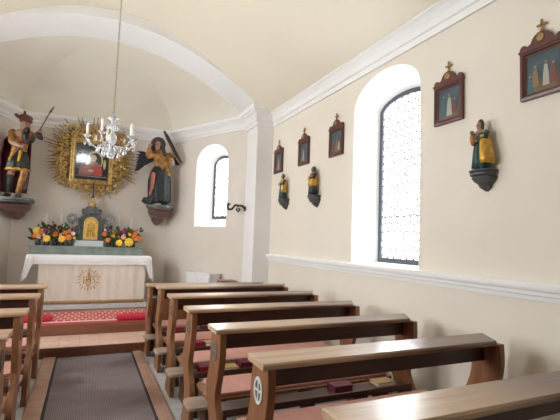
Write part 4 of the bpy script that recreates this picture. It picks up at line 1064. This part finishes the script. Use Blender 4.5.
# ------------------------------------------------------------------ small wall statues
def small_saint(yc, zb, label, robe, mantle, headm, variant, clabel):
    """0.40 m figure; zb is the top of its bracket"""
    r = thing('wall_saint', label, 'statue', (XR - .075, yc, zb), RW, 'small saints on the right wall')
    mb = MB()
    mb.capsule((0, 0, .12), (0, 0, .22), .045, .042); mb.capsule((-.045, 0, .295), (.045, 0, .295), .024, .024); mb.capsule((0, 0, .20), (0, 0, .28), .044, .048)
    mb.capsule((0, 0, .30), (0, -.006, .33), .016, .015)
    q = head(mb, (-.004, -.010, .352), .33, -.25 if variant != 1 else .25)
    mb.capsule((-.055, 0, .285), (-.062, -.025, .235), .020, .016); mb.capsule((-.062, -.025, .235), (-.02, -.058, .245), .015, .011); hand(mb, (-.02, -.058, .245), (-.006, -.062, .248), (.3, -.3, .6), .36)
    mb.capsule((.055, 0, .285), (.06, -.025, .235), .020, .016); mb.capsule((.06, -.025, .235), (.012, -.06, .225), .015, .011); hand(mb, (.012, -.06, .225), (0, -.064, .225), (-.3, -.3, .6), .36)
    for sx in (-1, 1): mb.capsule((sx * .025, 0, .13), (sx * .028, -.002, .03), .034, .022); mb.capsule((sx * .028, 0, .012), (sx * .034, -.04, .010), .013, .010)
    b = remesh_build(mb, 'body', M['skin'], r, 0.0042, 2); eyes(b, q, .33)
    mb = MB(); mb.smooth = True
    if headm == 'hair':
        for k in range(16): a = PI * k / 15; mb.ball(q(.082 * math.cos(a), .02, .02 + .10 * math.sin(a)), .015, 7, 5)
        mb.ball(q(0, .05, .04), (.026, .026, .032), 9, 6)
        for sx in (-1, 1): mb.capsule(q(sx * .085, .02, 0), q(sx * .085, .03, -.12), .014, .010)
        mb.build('hair', M['hair'], r)
    else:
        loft(mb, [(-.002, .004, .40, .012, .012), (-.002, .004, .392, .028, .03), (-.002, .006, .36, .037, .038), (0, .008, .32, .042, .04), (0, .006, .295, .06, .05)], 20, 0, 0, -.35 * PI + PI * .15, PI * 1.2)
        o = mb.build('veil', M['bluegreen'], r); s = o.modifiers.new('s', 'SOLIDIFY'); s.thickness = .008
    mb = MB(); loft(mb, [(0, 0, .305, .035, .03), (0, 0, .285, .068, .044), (0, -.002, .22, .058, .050), (0, -.004, .16, .064, .056), (.002, -.006, .08, .072, .062), (.002, -.006, .008, .078, .066)], 40, 8, .10, twist=1.0)
    mb.capsule((-.056, 0, .287), (-.064, -.024, .24), .026, .024); mb.capsule((-.064, -.025, .237), (-.03, -.052, .243), .024, .020)
    mb.capsule((.056, 0, .287), (.063, -.024, .24), .026, .024); mb.capsule((.063, -.025, .237), (.022, -.054, .228), .024, .020); mb.smooth = True
    mb.build('robe', robe, r)
    mb = MB(); mb.smooth = True
    if variant == 0:      # mantle falling on the viewer's right and swept across the knees
        loft(mb, [(.02, .0, .27, .055, .05), (.03, -.005, .22, .068, .062), (.035, -.008, .15, .078, .072), (.038, -.01, .08, .088, .078), (.04, -.01, .04, .078, .07)], 30, 5, .08, -.45 * PI, .35 * PI)
    elif variant == 1:    # wrapped round the middle
        loft(mb, [(0, -.004, .265, .066, .056), (0, -.006, .22, .074, .066), (-.002, -.008, .16, .078, .07), (-.004, -.008, .115, .07, .064)], 32, 6, .09)
    else:                 # long mantle hanging straight down the right side
        loft(mb, [(.018, .0, .31, .05, .045), (.022, 0, .25, .06, .055), (.024, 0, .16, .064, .06), (.024, 0, .10, .06, .055)], 26, 4, .06, -.42 * PI, .5 * PI)
    o = mb.build('mantle', mantle, r); s = o.modifiers.new('s', 'SOLIDIFY'); s.thickness = .010
    if variant == 0:
        mb = MB(); mb.smooth = True; mb.capsule((-.03, -.075, .255), (-.02, -.07, .21), .022, .026); mb.ball((-.03, -.08, .292), .018); mb.build('held_child', M['ochre'], r)
    else:
        mb = MB(); mb.box((-.03, -.085, .205), (.012, -.066, .25)); mb.build('held_book', M['pic_white'] if variant == 2 else M['gold_soft'], r, .003)
    r.scale = (.86, .9, 1.0)
    c = thing('wall_bracket', clabel, 'bracket', (XR, yc, zb), RW, 'brackets under the small saints')
    corbel(c, (0, -.075), 0.0, .10, .075, -.165, .073, (M['console'], M['console']), slab=.018)
small_saint(2.255, 2.215, 'small carved saint in green with yellow mantle, right of the tall window', M['bluegreen'], M['gold_soft'], 'hair', 0, 'dark grey bracket under the small saint right of the tall window')
small_saint(4.93, 2.245, 'small veiled carved saint with gold mantle, nearer to the tall window', M['darkgreen'], M['gold_soft'], 'veil', 1, 'dark grey bracket under the veiled small saint')
small_saint(5.90, 2.265, 'small carved saint with long gold mantle, nearest the chancel pilaster', M['bluegreen'], M['gold_soft'], 'hair', 2, 'dark grey bracket under the small saint nearest the pilaster')

# ------------------------------------------------------------------ chandelier
CHX, CHY, ZCH = 0.19, 5.0, 2.40
ch = thing('chandelier', 'crystal chandelier with white candles hanging on a long chain before the chancel', 'chandelier', (CHX, CHY, ZCH))
mb = MB(); zt = vault_z(abs(CHX - CX)) - ZCH
zc = .58
k = 0
while zc < zt - .02:
    a = (k % 2) * PI / 2; c, s_ = math.cos(a), math.sin(a)
    pts = [(.0085 * math.cos(2 * PI * j / 8) * c, .0085 * math.cos(2 * PI * j / 8) * s_, zc + .018 + .018 * math.sin(2 * PI * j / 8)) for j in range(9)]
    mb.tube(pts, .003, 4); zc += .029; k += 1
mb.build('chain', M['brass'], ch)
mb = MB(); mb.smooth = True; mb.lathe([(.05, zt - .02), (.06, zt), (.02, zt - .04)][::1], (0, 0, 0), 14); mb.build('ceiling_rose', M['brass'], ch)
mb = MB(); mb.smooth = True
mb.lathe([(.004, .05), (.014, .06), (.020, .075), (.010, .085), (.03, .10), (.045, .12), (.03, .15), (.02, .20), (.04, .24), (.055, .29), (.04, .33), (.015, .37), (.028, .40), (.03, .43), (.012, .46), (.02, .49), (.065, .52), (.03, .54), (.012, .56), (.008, .59)], (0, 0, 0), 16)
mb.build('glass_stem', M['crystal'], ch)
DROP = []
def drop(parent, p):
    if not DROP:
        mb = MB(); mb.lathe([(.001, -.062), (.012, -.045), (.009, -.02), (.002, -.006), (.002, .012)], (0, 0, 0), 6); o = mb.build('crystal_drop', M['crystal'], parent); DROP.append(o)
    else:
        o = DROP[0].copy(); COL.objects.link(o); o.parent = parent
    o.location = p
NA = 5
for k in range(NA):
    a = 2 * PI * k / NA + .49; c, s_ = math.cos(a), math.sin(a)
    mb = MB(); mb.smooth = True
    R_ = .26; zz = .30
    pr = [(.03, .22), (.09, .17), (.16, .17), (.22, .21), (R_, .26), (R_, zz - .02)]
    mb.tube([(r_ * c, r_ * s_, z) for r_, z in pr], .009, 7)
    mb.lathe([(.010, zz - .03), (.045, zz - .005), (.048, zz), (.012, zz + .004)], (R_ * c, R_ * s_, 0), 12)
    arm = mb.build('arm', M['crystal'], ch)
    mb = MB(); mb.smooth = True; mb.lathe([(.013, zz), (.013, zz + .13), (.011, zz + .14), (.003, zz + .143)], (R_ * c, R_ * s_, 0), 10); mb.build('candle', M['wax'], arm)
    for j in range(3):
        b = a + (j - 1) * .30; rr = R_ + (.02 if j % 2 else -.01); zt_ = zz - .04 - .015 * (j % 2)
        drop(arm, (rr * math.cos(b), rr * math.sin(b), zt_))
for r_, z, n_ in ((.09, .14, 10), (.15, .18, 14), (.06, .445, 8)):
    mb = MB(); mb.smooth = True
    mb.tube([(r_ * math.cos(2 * PI * j / 24), r_ * math.sin(2 * PI * j / 24), z) for j in range(25)], .005, 5)
    ring_ = mb.build('pendant_ring', M['crystal'], ch)
    for j in range(n_): drop(ring_, (r_ * math.cos(2 * PI * j / n_), r_ * math.sin(2 * PI * j / n_), z - .005))

# ------------------------------------------------------------------ candle bracket on the pilaster, faces -x
sc = thing('wall_sconce', 'curled dark iron candle bracket with white candle on the chancel pilaster', 'candle holder', (PXR, 6.99, 2.155), RW)
mb = MB(); mb.smooth = True
mb.lathe([(.045, 0), (.045, .01), (.02, .016)], (0, 0, 0), 14)
pl = mb.build('wall_plate', M['black'], sc); pl.rotation_euler = (PI / 2, 0, 0); 
mb = MB(); mb.smooth = True
mb.tube([(0, 0, 0), (0, -.06, .05), (0, -.13, .05), (0, -.17, -.02), (0, -.13, -.06), (0, -.10, -.02), (0, -.13, .0)], .020, 7)
mb.tube([(0, -.13, .05), (0, -.19, .06), (0, -.25, -.02), (0, -.31, -.03), (0, -.345, .03), (0, -.33, .06), (0, -.30, .04)], .020, 7)
mb.lathe([(.012, .055), (.055, .065), (.058, .075), (.015, .08)], (0, -.33, 0), 12)
mb.build('arm', M['black'], sc)
mb = MB(); mb.smooth = True; mb.lathe([(.018, .078), (.018, .22), (.014, .228), (.003, .23)], (0, -.33, 0), 10); mb.build('candle', M['wax'], sc)

# ------------------------------------------------------------------ low white cabinet and stool by the apse side wall
ang = math.atan2(dv.y, dv.x)
cb = thing('white_cabinet', 'low white cabinet against the slanting apse wall below its window', 'cabinet', (2.06, 7.60, Z1), ang)
mb = MB(); mb.box((-.40, -.14, 0), (.24, .12, .80)); mb.build('carcass', M['radiator'], cb, 0.006)
mb = MB(); mb.box((-.42, -.16, .80), (.26, .13, .835)); mb.build('top', M['radiator'], cb, 0.006)
for x0 in (-.385, -.07):
    mb = MB(); mb.box((x0, -.155, .05), (x0 + .30, -.14, .77)); dd_ = mb.build('door', M['radiator'], cb, 0.004)
    mb = MB(); mb.ball((x0 + (.26 if x0 < -.2 else .04), -.165, .45), .014); mb.build('knob', M['brass'], dd_)
st = thing('wooden_stool', 'small brown wooden stool beside the white cabinet near the pilaster', 'stool', (2.28, 6.93, Z1))
mb = MB(); mb.box((-.17, -.14, .70), (.12, .14, .765)); mb.build('seat', M['stool_wood'], st, 0.008)
for sx in (-.14, .09):
    for sy in (-.11, .11):
        mb = MB(); mb.smooth = True; mb.tube([(sx * 1.15, sy * 1.15, 0), (sx, sy, .70)], [.016, .02], 8); mb.build('leg', M['stool_wood'], st)

# ------------------------------------------------------------------ world, camera, exposure
w = bpy.data.worlds.new('world'); SC.world = w; w.use_nodes = True
bg = w.node_tree.nodes['Background']; bg.inputs['Color'].default_value = (0.85, 0.92, 1.0, 1); bg.inputs['Strength'].default_value = 1.0

f, yaw, pitch, roll = 413.2, math.radians(24.87), math.radians(4.30), math.radians(2.07)
fw = Vector((math.sin(yaw) * math.cos(pitch), math.cos(yaw) * math.cos(pitch), math.sin(pitch)))
r0 = Vector((math.cos(yaw), -math.sin(yaw), 0)); u0 = r0.cross(fw)
r1 = r0 * math.cos(roll) + u0 * math.sin(roll); u1 = u0 * math.cos(roll) - r0 * math.sin(roll)
cam = bpy.data.cameras.new('camera'); cam.sensor_width = 36.0; cam.lens = f / 560 * 36.0; cam.clip_start = 0.05
co = bpy.data.objects.new('camera', cam); COL.objects.link(co)
co.matrix_world = Matrix(((r1.x, u1.x, -fw.x, 0), (r1.y, u1.y, -fw.y, 0), (r1.z, u1.z, -fw.z, 1.6), (0, 0, 0, 1)))
SC.camera = co
vs = SC.view_settings; vs.view_transform = 'Standard'; vs.look = 'None'; vs.exposure = 0.92; vs.gamma = 1.0; vs.use_curve_mapping = False
SC.cycles.max_bounces = 12; SC.cycles.diffuse_bounces = 8
